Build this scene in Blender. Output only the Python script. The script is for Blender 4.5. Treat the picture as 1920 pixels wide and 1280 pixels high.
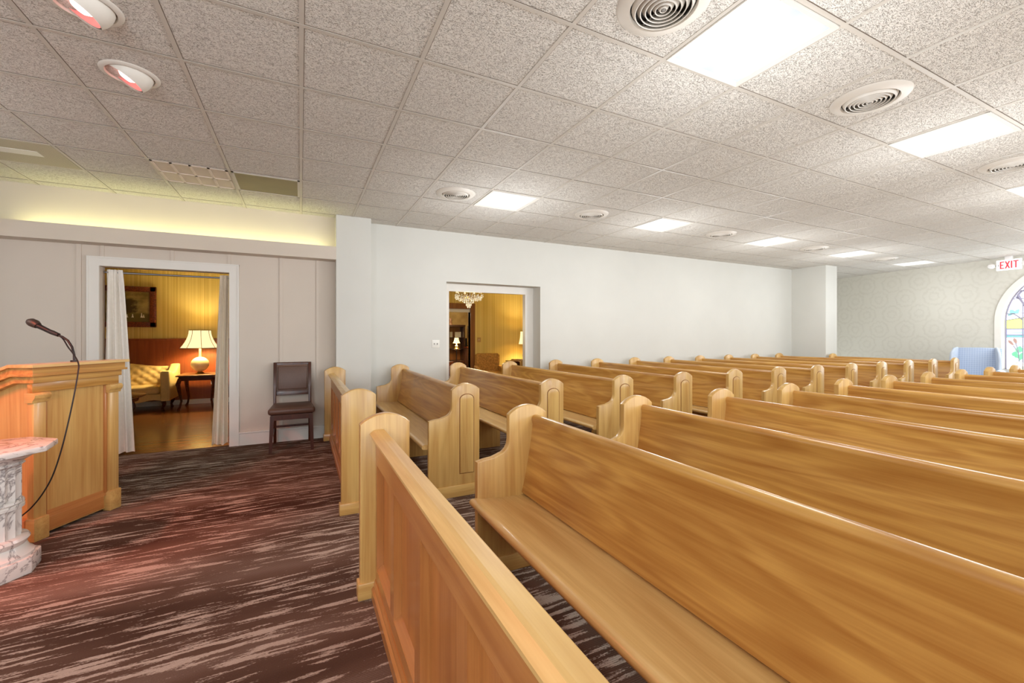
import bpy, bmesh, math, random
from mathutils import Vector, Matrix
random.seed(7)
S = bpy.context.scene
for o in list(bpy.data.objects): bpy.data.objects.remove(o)
C = S.collection
PI = math.pi

# ------------------------------------------------------------------ camera, world, exposure
EYE, YAW, FPX, HORIZON = 1.34, 0.457, 806.0, 628.0
cam_d = bpy.data.cameras.new('camera'); cam = bpy.data.objects.new('camera', cam_d); C.objects.link(cam)
cam.location = (0, 0, EYE); cam.rotation_euler = (PI/2, 0, -YAW)
cam_d.sensor_width = 36; cam_d.lens = FPX/1920*36; cam_d.shift_y = (HORIZON-640)/1920; cam_d.clip_start = .05
S.camera = cam
w = bpy.data.worlds.new('world'); S.world = w; w.use_nodes = True
w.node_tree.nodes['Background'].inputs[0].default_value = (.90, .95, 1, 1)
w.node_tree.nodes['Background'].inputs[1].default_value = 2.75   # sky as fill, let in by leaving out the near wall
S.view_settings.view_transform = 'Standard'; S.view_settings.look = 'None'; S.view_settings.gamma = 1
S.view_settings.exposure = 0.07; S.view_settings.use_curve_mapping = False

PANEL_STRENGTH = 1.12      # fluorescent diffusers in the ceiling
FILL_WATTS = 32.0         # each unseen fill lamp added under a ceiling fixture
COVE_STRENGTH = 8.0        # tube behind the ledge
RED_WATTS = 16.0           # each red eyeball spot
LAMP_WATTS = 45.0          # lounge table lamps

def light(name, kind, loc, energy, color, rot=(0, 0, 0), **kw):
    d = bpy.data.lights.new(name, kind); d.energy = energy; d.color = color
    for k, v in kw.items(): setattr(d, k, v)
    o = bpy.data.objects.new(name, d); C.objects.link(o); o.location = loc; o.rotation_euler = rot
    return o

# ------------------------------------------------------------------ room numbers (metres)
CZ = 2.895                                 # ceiling
YL, YC, YR = 6.15, 5.98, 6.23              # platform wall, pier face, white nave wall
GX, GY, TX, TY = 0.004, 2.402, 0.61, 0.602 # ceiling grid
LZ = 10.3                                  # lounges' back wall (Y)
FX0, FY0, FX1, FY1 = 13.25, 6.75, 12.70, 3.10   # papered end wall runs slightly askew

# ------------------------------------------------------------------ materials
def srgb(r, g, b):
    f = lambda c: (c/255/12.92) if c/255 <= .04045 else ((c/255+.055)/1.055)**2.4
    return (f(r), f(g), f(b), 1)
class NT:
    def __init__(s, name, rough=.6, metal=0., spec=.5):
        s.m = bpy.data.materials.new(name); s.m.use_nodes = True; s.t = s.m.node_tree; s.n = s.t.nodes
        s.b = s.n['Principled BSDF']; s.b.inputs['Roughness'].default_value = rough
        s.b.inputs['Metallic'].default_value = metal; s.b.inputs['Specular IOR Level'].default_value = spec
    def node(s, kind, **kw):
        n = s.n.new(kind)
        for k, v in kw.items():
            if k.startswith('_'): setattr(n, k[1:], v)
            else: n.inputs[k.replace('__', ' ')].default_value = v
        return n
    def link(s, a, b): s.t.links.new(a, b)
    def coords(s, scale=(1, 1, 1), rnd=False):
        tc = s.node('ShaderNodeTexCoord'); mp = s.node('ShaderNodeMapping'); mp.inputs['Scale'].default_value = scale
        s.link(tc.outputs['Object'], mp.inputs['Vector'])
        if rnd:
            oi = s.node('ShaderNodeObjectInfo'); vm = s.node('ShaderNodeVectorMath', _operation='SCALE')
            vm.inputs[0].default_value = (7, 13, 9); s.link(oi.outputs['Random'], vm.inputs['Scale'])
            s.link(vm.outputs[0], mp.inputs['Location'])
        return mp.outputs[0]
    def noise(s, vec, scale=1., detail=4., rough=.5, dist=0.):
        n = s.node('ShaderNodeTexNoise', Scale=scale, Detail=detail, Roughness=rough, Distortion=dist); s.link(vec, n.inputs['Vector'])
        return n.outputs['Fac']
    def ramp(s, fac, stops):
        r = s.node('ShaderNodeValToRGB'); e = r.color_ramp.elements
        while len(e) < len(stops): e.new(.5)
        for q, (p, c) in zip(e, stops): q.position = p; q.color = c
        s.link(fac, r.inputs[0]); return r.outputs[0]
    def mix(s, fac, a, b, mode='MIX'):
        m = s.node('ShaderNodeMix', _data_type='RGBA', _blend_type=mode)
        for v, i in ((fac, 0), (a, 6), (b, 7)):
            if hasattr(v, 'links') or isinstance(v, bpy.types.NodeSocket): s.link(v, m.inputs[i])
            else: m.inputs[i].default_value = v
        return m.outputs[2]
    def math(s, op, a, b=0., c=None):
        m = s.node('ShaderNodeMath', _operation=op)
        for i, v in enumerate((a, b) if c is None else (a, b, c)):
            if isinstance(v, bpy.types.NodeSocket): s.link(v, m.inputs[i])
            else: m.inputs[i].default_value = v
        return m.outputs[0]
    def sep(s, vec):
        x = s.node('ShaderNodeSeparateXYZ'); s.link(vec, x.inputs[0]); return x.outputs
    def bump(s, h, strength=.3, dist=.01):
        b = s.node('ShaderNodeBump', Strength=strength, Distance=dist); s.link(h, b.inputs['Height']); s.link(b.outputs[0], s.b.inputs['Normal'])
    def color(s, c):
        if isinstance(c, bpy.types.NodeSocket): s.link(c, s.b.inputs['Base Color'])
        else: s.b.inputs['Base Color'].default_value = c
        return s
    def emit(s, c, k):
        if isinstance(c, bpy.types.NodeSocket): s.link(c, s.b.inputs['Emission Color'])
        else: s.b.inputs['Emission Color'].default_value = c
        s.b.inputs['Emission Strength'].default_value = k; return s
M = {}
def flat(name, rgb, rough=.5, metal=0., var=.06, scale=8., spec=.5):
    t = NT(name, rough, metal, spec); f = t.noise(t.coords(), scale)
    a = srgb(*rgb); lo = tuple(c*(1-var) for c in a[:3])+(1,); hi = tuple(min(1, c*(1+var)) for c in a[:3])+(1,)
    t.color(t.ramp(f, [(.3, lo), (.7, hi)])); M[name] = t.m; return t
def wood(name, light_c, dark_c, axis, rough=.28, figure=.5, fine=1.):
    """straight grain running along `axis` with a soft cathedral figure"""
    t = NT(name, rough)
    sc = [16., 16., 16.]; sc['xyz'.index(axis)] = .9
    v = t.coords(tuple(sc), True)
    g1 = t.noise(v, 1.1*fine, 5, .55, .4)
    sc2 = [3.2, 3.2, 3.2]; sc2['xyz'.index(axis)] = .32
    v2 = t.coords(tuple(sc2), True)
    n2 = t.noise(v2, 1.3, 3, .5, .6)
    rings = t.math('SINE', t.math('MULTIPLY', n2, 58.))
    rings = t.math('MULTIPLY_ADD', rings, .5, .5)
    sc3 = [120., 120., 120.]; sc3['xyz'.index(axis)] = 2.5
    pores = t.noise(t.coords(tuple(sc3), True), 1., 3)
    f = t.math('ADD', t.math('MULTIPLY', g1, .62), t.math('MULTIPLY', rings, .22*figure))
    f = t.math('ADD', f, t.math('MULTIPLY', pores, .22))
    L, D = srgb(*light_c), srgb(*dark_c); mid = tuple((a+b)/2 for a, b in zip(L, D))
    t.color(t.ramp(f, [(.33, L), (.54, mid), (.80, D)]))
    t.b.inputs['Coat Weight'].default_value = .22; t.b.inputs['Coat Roughness'].default_value = .12
    t.bump(pores, .05, .002)
    M[name] = t.m; return t
OAK_L, OAK_D = (220, 181, 110), (172, 114, 50)
wood('oak_long', (212, 164, 88), (158, 98, 38), 'y', figure=.7); wood('oak_seat', (230, 196, 130), (190, 142, 78), 'y', figure=.5); wood('oak_upright', OAK_L, OAK_D, 'z', figure=.25)  # seats lighter, backs darker: overhead light partly put into the wood colour
wood('oak_rail', (192, 130, 72), (150, 86, 42), 'z', figure=.2); wood('oak_rail_long', (196, 136, 76), (156, 92, 44), 'y', figure=.2)
wood('oak_x', OAK_L, OAK_D, 'x', figure=.2)
wood('walnut', (84, 42, 22), (46, 20, 10), 'z', rough=.3); wood('mahogany', (96, 40, 22), (50, 18, 10), 'x', rough=.25)
wood('wainscot', (150, 78, 38), (118, 54, 26), 'z', rough=.4)
wood('casing_brown', (150, 98, 48), (112, 66, 30), 'z', rough=.45)
flat('white_paint', (214, 213, 206), .6, var=.02, scale=2); flat('warm_paint', (216, 204, 190), .6, var=.02, scale=2)
flat('white_trim', (232, 228, 220), .45, var=.01); flat('door_white', (216, 220, 224), .45, var=.01)
flat('cove_paint', (228, 222, 190), .7, var=.02); flat('t_bar', (206, 200, 190), .5, var=.03)
flat('gap_shade', (112, 98, 84), .9); flat('vent_white', (222, 216, 206), .45, var=.02); flat('dark_void', (38, 34, 30), .9); flat('vent_grey', (140,136,130), .6)
flat('brown_panel', (128, 112, 72), .5, var=.12, scale=3); flat('grille_pink', (206, 190, 178), .5); flat('grille_pale', (226, 212, 200), .5)
flat('perforated', (196, 190, 160), .6); flat('plate_white', (232, 230, 222), .35, var=.01); flat('steel', (150, 150, 155), .3, .9)
flat('black_rubber', (26, 24, 24), .5); flat('mic_black', (40, 36, 36), .4, .2); flat('mic_grille', (86, 78, 72), .45, .7)
flat('brass', (170, 130, 60), .3, .9); flat('leather', (96, 68, 54), .42, var=.08, scale=60)
flat('leather_piping', (128, 98, 80), .4); flat('cream_fabric', (226, 196, 130), .7, var=.05, scale=40)
flat('porcelain', (240, 228, 190), .12, var=.02); flat('curtain', (244, 238, 228), .85, var=.03, scale=30)
flat('curtain_cream', (238, 226, 206), .85, var=.03, scale=30)
flat('brown_velvet', (176, 128, 60), .8, var=.35, scale=26); flat('blue_plain', (186, 196, 210), .8, var=.03)
flat('dark_wood_far', (52, 30, 22), .35); flat('book_tan', (190, 150, 90), .7); flat('frame_silver', (190, 186, 178), .35, .5)
flat('figurine', (120, 84, 60), .5); flat('paper', (235, 230, 215), .8); flat('exit_white', (240, 238, 236), .5); 
t = NT('exit_lit', .5).color(srgb(240, 238, 236)); t.emit((1, .97, .96, 1), .45); M['exit_lit'] = t.m
t = NT('exit_red', .5).color(srgb(226, 64, 78)); t.emit(srgb(226, 64, 78), .5); M['exit_red'] = t.m
# crystal
t = NT('crystal', .05); t.color((.95, .93, .85, 1)); t.b.inputs['Transmission Weight'].default_value = .6; t.b.inputs['IOR'].default_value = 1.6; t.emit((1, .92, .75, 1), .12); M['crystal'] = t.m
def lamp_mat(name, c, k):
    t = NT(name, .7).color(c); t.emit(c, k); M[name] = t.m
lamp_mat('lamp_shade', (1, .84, .46, 1), 1.0); lamp_mat('lamp_shade_dim', (1, .88, .62, 1), .6)
lamp_mat('bulb_red', (1, .5, .47, 1), 4); lamp_mat('cove_tube', (.97, 1, .50, 1), COVE_STRENGTH); lamp_mat('screen_blue', (.62, .68, 1, 1), 1.2)
flat('reflector_red', (238, 160, 155), .3)
# ceiling light diffuser: prismatic acrylic with two brighter tubes behind it
t = NT('diffuser', .4); x, y, z = t.sep(t.coords())
tube = t.math('ABSOLUTE', t.math('SUBTRACT', t.math('ABSOLUTE', x), .135))
f = t.ramp(t.math('MULTIPLY', tube, 5.), [(.12, (1, 1, 1, 1)), (.6, (.84, .86, .90, 1))])
endf = t.ramp(t.math('ABSOLUTE', y), [(.20, (1, 1, 1, 1)), (.285, (.82, .85, .90, 1))])
prism = t.math('MULTIPLY_ADD', t.math('MULTIPLY', t.math('SINE', t.math('MULTIPLY', x, 900.)), t.math('SINE', t.math('MULTIPLY', y, 900.))), .05, .97)
c = t.mix(1., t.mix(1., f, endf, 'MULTIPLY'), (.97, .99, 1, 1), 'MULTIPLY')
cc = t.node('ShaderNodeCombineXYZ'); [t.link(prism, cc.inputs[i]) for i in range(3)]
c = t.mix(1., c, cc.outputs[0], 'MULTIPLY'); t.color((.06, .065, .07, 1)); t.b.inputs['Specular IOR Level'].default_value = .1; t.emit(c, PANEL_STRENGTH); M['diffuser'] = t.m
# ceiling tile: fissured mineral board
t = NT('ceiling_tile', .95, spec=.1); v = t.coords((1, 1, 1))
n = t.noise(t.coords((60, 105, 60)), 1., 3, .6, 2.2); n2 = t.noise(v, .8, 2)
f = t.ramp(n, [(.38, (0, 0, 0, 1)), (.47, (1, 1, 1, 1))])
base = t.mix(n2, srgb(234, 230, 222), srgb(240, 237, 230))
t.color(t.mix(t.math('MULTIPLY', t.math('SUBTRACT', 1., f), .7), base, srgb(172, 160, 147))); t.bump(f, .9, .006); M['ceiling_tile'] = t.m
# carpet: streaked broadloom, streaks run along the nave
t = NT('carpet', .98, spec=.05)
wob = t.noise(t.coords((1.3, 1.3, 1)), 1., 2)
v = t.coords((1, 1, 1)); sx, sy, sz = t.sep(v)
cmb = t.node('ShaderNodeCombineXYZ'); t.link(t.math('MULTIPLY', sx, 3.1), cmb.inputs[0])
t.link(t.math('ADD', t.math('MULTIPLY', sy, 33.), t.math('MULTIPLY', wob, 3.)), cmb.inputs[1])
s1 = t.noise(cmb.outputs[0], 1., 4, .6, .15)
edge = t.noise(t.coords((90, 220, 1)), 1., 2)
patch = t.noise(t.coords((.9, 3.0, 1)), 1., 2)
s1 = t.math('ADD', t.math('ADD', s1, t.math('MULTIPLY', t.math('SUBTRACT', patch, .5), .22)), t.math('MULTIPLY', t.math('SUBTRACT', edge, .5), .2))
streak = t.ramp(s1, [(.535, (0, 0, 0, 1)), (.585, (1, 1, 1, 1))])
big = t.noise(t.coords((.5, 2.2, 1)), 1., 3)
dark = t.ramp(big, [(.33, srgb(84, 60, 48)), (.52, srgb(118, 92, 78)), (.7, srgb(152, 130, 116))])
col = t.mix(t.math('MULTIPLY', streak, .9), dark, srgb(222, 204, 188))
rib = t.math('MULTIPLY_ADD', t.math('SINE', t.math('MULTIPLY', sy, 700.)), .5, .5)
fib = t.noise(t.coords((240, 240, 1)), 1., 2)
col = t.mix(t.math('MULTIPLY', rib, .38), col, srgb(40, 30, 26)); col = t.mix(t.math('MULTIPLY', fib, .45), col, srgb(54, 42, 36), 'MIX')
t.color(col); t.bump(t.math('ADD', t.math('MULTIPLY', rib, .6), fib), .5, .004); M['carpet'] = t.m
# lounge plank floor
t = NT('planks', .22); v = t.coords((1, 1, 1)); sx, sy, sz = t.sep(v)
g = t.noise(t.coords((1.5, 26, 1)), 1., 4); br = t.node('ShaderNodeTexBrick', Scale=1., Mortar__Size=.004)
br.offset = .5; br.inputs['Brick Width'].default_value = 1.2; br.inputs['Row Height'].default_value = .12; t.link(v, br.inputs['Vector'])
br.inputs['Color1'].default_value = (1, 1, 1, 1); br.inputs['Color2'].default_value = (.72, .72, .72, 1); br.inputs['Mortar'].default_value = (.3, .3, .3, 1)
t.color(t.mix(1., t.ramp(g, [(.3, srgb(128, 78, 40)), (.7, srgb(166, 110, 62))]), br.outputs[0], 'MULTIPLY')); M['planks'] = t.m
# yellow striped lounge paper
t = NT('stripe_paper', .6); sx, sy, sz = t.sep(t.coords())
st = t.noise(t.coords((38, .01, .05)), 1., 3, .7)
t.color(t.ramp(st, [(.35, srgb(206, 176, 90)), (.5, srgb(222, 196, 112)), (.66, srgb(236, 214, 136))])); M['stripe_paper'] = t.m
# damask on the end wall: staggered ogee rings, low contrast
t = NT('damask', .7); tc = t.coords((1, 1, 1)); wv = t.noise(t.coords((13, 13, 13)), 1., 4, .6)
sx, sy, sz = t.sep(tc)
def cell(offu, offz):
    u = t.math('SUBTRACT', t.math('FRACT', t.math('ADD', t.math('DIVIDE', sx, .56), offu)), .5)
    q = t.math('SUBTRACT', t.math('FRACT', t.math('ADD', t.math('DIVIDE', sz, .74), offz)), .5)
    r = t.math('SQRT', t.math('ADD', t.math('MULTIPLY', t.math('MULTIPLY', u, u), 3.6), t.math('MULTIPLY', t.math('MULTIPLY', q, q), 6.4)))
    an = t.math('MULTIPLY', t.math('SINE', t.math('MULTIPLY', t.math('ARCTAN2', q, u), 10.)), .03)
    r = t.math('ADD', t.math('ADD', r, an), t.math('MULTIPLY', t.math('SUBTRACT', wv, .5), .45))
    return t.math('MAXIMUM', t.math('SUBTRACT', 1., t.math('MULTIPLY', t.math('ABSOLUTE', t.math('SUBTRACT', r, .66)), 9.)), t.math('SUBTRACT', .9, t.math('MULTIPLY', t.math('ABSOLUTE', t.math('SUBTRACT', r, .28)), 8.))), r
a, ra = cell(0, 0); b, rb = cell(.5, .5)
pat = t.math('MAXIMUM', t.math('MAXIMUM', a, b), 0.); fine = t.noise(t.coords((8, 8, 90)), 1., 2); brk = t.noise(t.coords((5, 5, 7)), 1., 2)
pat = t.math('MULTIPLY', pat, t.math('MULTIPLY', brk, 1.3))
t.color(t.mix(t.math('MULTIPLY', fine, .5), t.mix(t.math('MULTIPLY', pat, .38), srgb(214, 211, 200), srgb(178, 172, 158)), srgb(204, 200, 188))); M['damask'] = t.m
# marble
t = NT('marble', .2); v = t.coords((1, 1, 1), False); n = t.noise(v, 3.6, 5, .6, 1.6)
vein = t.ramp(t.math('ABSOLUTE', t.math('SUBTRACT', n, .5)), [(0., srgb(112, 104, 104)), (.008, srgb(176, 168, 164)), (.035, srgb(230, 224, 218))])
n3 = t.noise(v, 3., 3); t.color(t.mix(t.math('MULTIPLY', n3, .35), vein, srgb(206, 196, 190))); M['marble'] = t.m
# blue check upholstery
t = NT('blue_check', .85); sx, sy, sz = t.sep(t.coords())
ga = t.ramp(t.math('FRACT', t.math('MULTIPLY', sy, 26.)), [(.14, (1, 1, 1, 1)), (.2, (0, 0, 0, 1))]); gb = t.ramp(t.math('FRACT', t.math('MULTIPLY', sz, 26.)), [(.14, (1, 1, 1, 1)), (.2, (0, 0, 0, 1))])
t.color(t.mix(t.math('MULTIPLY', t.math('MAXIMUM', ga, gb), .55), srgb(166, 182, 208), srgb(212, 220, 232))); M['blue_check'] = t.m
# carved gilt frame / landscape picture
flat('gilt_frame', (112, 52, 24), .35, var=.7, scale=55)
t = NT('landscape', .45); sx, sy, sz = t.sep(t.coords())
cl = t.noise(t.coords((5, 1, 7)), 1., 4)
sky = t.ramp(cl, [(.35, srgb(116, 100, 56)), (.65, srgb(170, 152, 96))])
d1 = t.math('SQRT', t.math('ADD', t.math('POWER', t.math('ABSOLUTE', t.math('SUBTRACT', sx, .02)), 2.), t.math('MULTIPLY', t.math('POWER', t.math('ABSOLUTE', t.math('SUBTRACT', sz, .0)), 2.), .8)))
tree = t.ramp(t.math('ADD', d1, t.math('MULTIPLY', t.math('SUBTRACT', t.noise(t.coords((14, 1, 14)), 1., 5), .5), .3)), [(.12, (1, 1, 1, 1)), (.2, (0, 0, 0, 1))])
c = t.mix(tree, sky, srgb(70, 58, 28))
gm = t.ramp(t.math('ADD', sz, 0.5), [(.36, (1, 1, 1, 1)), (.40, (0, 0, 0, 1))])
c = t.mix(gm, c, srgb(104, 92, 42)); t.color(c); M['landscape'] = t.m
# woven wallpaper of the far study
t = NT('mottled_paper', .8); t.color(t.ramp(t.noise(t.coords((3, 3, 3)), 1., 4), [(.35, srgb(150, 122, 74)), (.65, srgb(182, 154, 100))])); M['mottled_paper'] = t.m
# leaded glass colours (lit by daylight)
def glass(name, c, k=1.5):
    t = NT(name, .3); f = t.noise(t.coords((4, 4, 4)), 1., 3)
    a = srgb(*c); t.color(a); t.emit(t.mix(f, a, tuple(min(1, q*1.15) for q in a[:3])+(1,)), k); M[name] = t.m
glass('glass_white', (250, 250, 255), 1.6); glass('glass_lilac', (176, 180, 222), 1.1); glass('glass_yellow', (216, 232, 120), 1.2)
glass('glass_blue', (150, 190, 236), 1.1); glass('glass_teal', (120, 200, 196), 1.1); glass('glass_green', (108, 206, 140), 1.1)
glass('glass_brown', (158, 128, 118), .8); glass('glass_trunk', (200, 198, 206), 1.0); glass('glass_sand', (216, 204, 170), 1.0)
flat('lead', (150, 146, 164), .5, .2)

# ------------------------------------------------------------------ mesh helpers
class MB:
    def __init__(s): s.bm = bmesh.new()
    def add(s, bm2, mat=None):
        if mat is not None: bm2.transform(mat)
        me = bpy.data.meshes.new('t'); bm2.to_mesh(me); bm2.free(); s.bm.from_mesh(me); bpy.data.meshes.remove(me); return s
    def box(s, x0, x1, y0, y1, z0, z1, bev=0., seg=2, mat=None):
        b = bmesh.new(); bmesh.ops.create_cube(b, size=1)
        for v in b.verts: v.co = Vector(((x0+x1)/2+v.co.x*(x1-x0), (y0+y1)/2+v.co.y*(y1-y0), (z0+z1)/2+v.co.z*(z1-z0)))
        if bev > 0: bmesh.ops.bevel(b, geom=list(b.edges), offset=bev, segments=seg, profile=.5, affect='EDGES')
        return s.add(b, mat)
    def prism(s, pts, a0, a1, axis='y', bev=0., seg=2, mat=None, caps_only=False):
        """extrude a closed 2D outline; axis y: pts are (x,z); axis x: pts are (y,z); axis z: pts are (x,y)"""
        b = bmesh.new()
        def co(p, a): return {'y': (p[0], a, p[1]), 'x': (a, p[0], p[1]), 'z': (p[0], p[1], a)}[axis]
        lo = [b.verts.new(co(p, a0)) for p in pts]; hi = [b.verts.new(co(p, a1)) for p in pts]; n = len(pts)
        f0 = b.faces.new(lo); f1 = b.faces.new(hi[::-1])
        for i in range(n): b.faces.new((lo[i], hi[i], hi[(i+1) % n], lo[(i+1) % n]))
        bmesh.ops.recalc_face_normals(b, faces=b.faces)
        if bev > 0:
            ed = [e for e in b.edges if (e in f0.edges[:] or e in f1.edges[:])] if caps_only else list(b.edges)
            bmesh.ops.bevel(b, geom=ed, offset=bev, segments=seg, profile=.5, affect='EDGES', clamp_overlap=True)
        return s.add(b, mat)
    def lathe(s, prof, n=24, mat=None, close=False):
        b = bmesh.new(); rings = []
        for r, z in prof:
            rings.append([b.verts.new((0, 0, z))] if r < 1e-6 else [b.verts.new((r*math.cos(2*PI*k/n), r*math.sin(2*PI*k/n), z)) for k in range(n)])
        pr = list(zip(rings, rings[1:])) + ([(rings[-1], rings[0])] if close else [])
        for A, B in pr:
            for k in range(n):
                q = [A[k % len(A)], A[(k+1) % len(A)], B[(k+1) % len(B)], B[k % len(B)]]
                q2 = []
                for v in q:
                    if v not in q2: q2.append(v)
                if len(q2) > 2: b.faces.new(q2)
        bmesh.ops.recalc_face_normals(b, faces=b.faces); return s.add(b, mat)
    def tube(s, pts, r, n=8, mat=None):
        pts = [Vector(p) for p in pts]; b = bmesh.new(); rings = []; R = r if isinstance(r, (list, tuple)) else [r]*len(pts); ref = None
        for i, p in enumerate(pts):
            t_ = (pts[min(i+1, len(pts)-1)]-pts[max(i-1, 0)]).normalized()
            if ref is None: ref = t_.orthogonal().normalized()
            ref = (ref-t_*ref.dot(t_)).normalized(); bi = t_.cross(ref)
            rings.append([b.verts.new(p+R[i]*(ref*math.cos(2*PI*k/n)+bi*math.sin(2*PI*k/n))) for k in range(n)])
        for A, B in zip(rings, rings[1:]):
            for k in range(n): b.faces.new((A[k], A[(k+1) % n], B[(k+1) % n], B[k]))
        b.faces.new(rings[0][::-1]); b.faces.new(rings[-1]); bmesh.ops.recalc_face_normals(b, faces=b.faces); return s.add(b, mat)
    def sphere(s, c, r, sc=(1, 1, 1), u=16, v=10):
        b = bmesh.new(); bmesh.ops.create_uvsphere(b, u_segments=u, v_segments=v, radius=r)
        for q in b.verts: q.co = Vector((q.co.x*sc[0]+c[0], q.co.y*sc[1]+c[1], q.co.z*sc[2]+c[2]))
        return s.add(b)
    def loft(s, rows, thick=None):
        """grid of points -> sheet, optionally solid by offsetting along `thick` vector"""
        b = bmesh.new(); g = [[b.verts.new(p) for p in r] for r in rows]; nr, nc = len(g), len(g[0])
        for i in range(nr-1):
            for j in range(nc-1): b.faces.new((g[i][j], g[i][j+1], g[i+1][j+1], g[i+1][j]))
        if thick is not None:
            T = Vector(thick); h = [[b.verts.new(v.co+T) for v in r] for r in g]
            for i in range(nr-1):
                for j in range(nc-1): b.faces.new((h[i][j], h[i+1][j], h[i+1][j+1], h[i][j+1]))
            for j in range(nc-1):
                b.faces.new((g[0][j], h[0][j], h[0][j+1], g[0][j+1])); b.faces.new((g[-1][j], g[-1][j+1], h[-1][j+1], h[-1][j]))
            for i in range(nr-1):
                b.faces.new((g[i][0], g[i+1][0], h[i+1][0], h[i][0])); b.faces.new((g[i][-1], h[i][-1], h[i+1][-1], g[i+1][-1]))
        bmesh.ops.recalc_face_normals(b, faces=b.faces); return s.add(b)
    def build(s, name, mat, parent=None, smooth=40, loc=None, rot=None):
        bm = s.bm
        if smooth:
            for f in bm.faces: f.smooth = True
            for e in bm.edges:
                if len(e.link_faces) == 2 and e.calc_face_angle(0) > math.radians(smooth): e.smooth = False
        me = bpy.data.meshes.new(name); bm.to_mesh(me); bm.free(); me.materials.append(M[mat] if isinstance(mat, str) else mat)
        o = bpy.data.objects.new(name, me); C.objects.link(o)
        if loc: o.location = loc
        if rot: o.rotation_euler = rot
        if parent: o.parent = parent
        return o
def thing(name, label, cat, loc=(0, 0, 0), rz=0., group=None):
    o = bpy.data.objects.new(name, None); C.objects.link(o); o.location = loc; o.rotation_euler = (0, 0, rz); o.empty_display_size = .1
    o['label'] = label; o['category'] = cat
    if group: o['group'] = group
    return o
def tag(o, label, cat, group=None):
    o['label'] = label; o['category'] = cat
    if group: o['group'] = group
    return o
def struct(o, label=None):
    o['kind'] = 'structure'
    if label: o['label'] = label
    return o
def kids(o): return [c for c in bpy.data.objects if c.parent == o]
def copy_tree(o, parent=None):
    ch = kids(o); c = o.copy(); C.objects.link(c)
    if parent: c.parent = parent
    for k in ch: copy_tree(k, c)
    return c
def arc(cx, cy, r, a0, a1, n): return [(cx+r*math.cos(math.radians(a0+(a1-a0)*i/n)), cy+r*math.sin(math.radians(a0+(a1-a0)*i/n))) for i in range(n+1)]

# ------------------------------------------------------------------ setting
XW, YB = -3.9, -3.4
MB().box(XW-.2, 13.6, YB-.2, YL+.06, -.1, 0).build('floor', 'carpet', smooth=0)['kind'] = 'structure'
fl = MB().box(XW-.2, .9, YL+.06, LZ+.1, -.1, 0).box(.9, 6.7, YR+.02, 14.2, -.1, 0).build('floor_lounge', 'planks', smooth=0); struct(fl)
f2 = MB().box(.9, 13.6, YL+.06, YR+.02, -.1, 0).build('floor_nave_edge', 'carpet', smooth=0); struct(f2)
ceil = MB().box(XW-.2, 13.6, YB-.2, 7.0, CZ, CZ+.12).build('ceiling', 'ceiling_tile', smooth=0); struct(ceil)
# T-bar grid hung just under the boards, stopping at the walls
g = MB(); bw, bh = .0115, .0035
for i in range(-7, 23):
    x = GX+i*TX
    if x < XW+.02 or x > 13.1: continue
    y1 = YL if x < .4 else (YC if x < .85 else (YR if x < 10.4 else 6.7))
    g.box(x-bw, x+bw, YB, y1, CZ-bh, CZ+.002)
for j in range(-11, 7):
    y = GY+j*TY
    if y > YR-.02: continue
    x1 = 13.2 if y > 3.6 else 12.7
    g.box(XW, x1, y-bw, y+bw, CZ-bh-.0006, CZ+.002)
struct(g.build('trim_1', 't_bar', smooth=0))
g = MB(); e_ = .0028      # dark strip painting the shadow gap along one side of every bar
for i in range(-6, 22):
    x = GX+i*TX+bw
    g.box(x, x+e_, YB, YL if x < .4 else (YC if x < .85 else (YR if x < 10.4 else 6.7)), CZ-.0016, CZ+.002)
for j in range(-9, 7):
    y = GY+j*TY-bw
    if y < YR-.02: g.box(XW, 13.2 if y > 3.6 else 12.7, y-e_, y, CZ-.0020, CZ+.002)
struct(g.build('gap_shade_strips', 'gap_shade', smooth=0))

# platform wall (left) with its cased opening; the opening is X -1.953..-0.770, top 2.09
DX0, DX1, DZ = -1.953, -.770, 2.09
wl = MB().box(-2.85, DX0, YL, YL+.14, 0, CZ).box(DX1, .43, YL, YL+.14, 0, CZ).box(DX0, DX1, YL, YL+.14, DZ, CZ)
struct(wl.build('wall_left', 'warm_paint', smooth=0))
wp = MB().box(.41, .845, YC, YR+.14, 0, CZ, .003); struct(wp.build('wall_pier', 'white_paint', smooth=0))
# casing
cs = MB()
cs.box(DX0-.095, DX0, YL-.022, YL, 0, DZ+.095).box(DX1, DX1+.095, YL-.022, YL, 0, DZ+.095).box(DX0-.095, DX1+.095, YL-.024, YL, DZ, DZ+.095)
cs.box(DX0-.10, DX0-.083, YL-.03, YL, 0, DZ+.10).box(DX1+.083, DX1+.10, YL-.03, YL, 0, DZ+.10).box(DX0-.10, DX1+.10, YL-.031, YL, DZ+.083, DZ+.10)
struct(cs.build('trim_2', 'white_trim', smooth=0))
# battens
bt = MB()
for x in (-.22, .2): bt.box(x-.018, x+.018, YL-.012, YL, .16, 2.32)
for x in (-1.93, -1.32, -.77): bt.box(x-.015, x+.015, YL-.012, YL, DZ+.10, 2.32)
bt.box(-2.14, -2.10, YL-.012, YL, 0, 2.32)
struct(bt.build('trim_3', 'warm_paint', smooth=0))
bb = MB().box(DX1+.10, .41, YL-.02, YL, 0, .145).box(DX1+.10, .41, YL-.034, YL, .145, .165, .004)
bb.box(-2.85, DX0-.1, YL-.02, YL, 0, .165); struct(bb.build('baseboard_left', 'white_trim', smooth=0))
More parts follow.
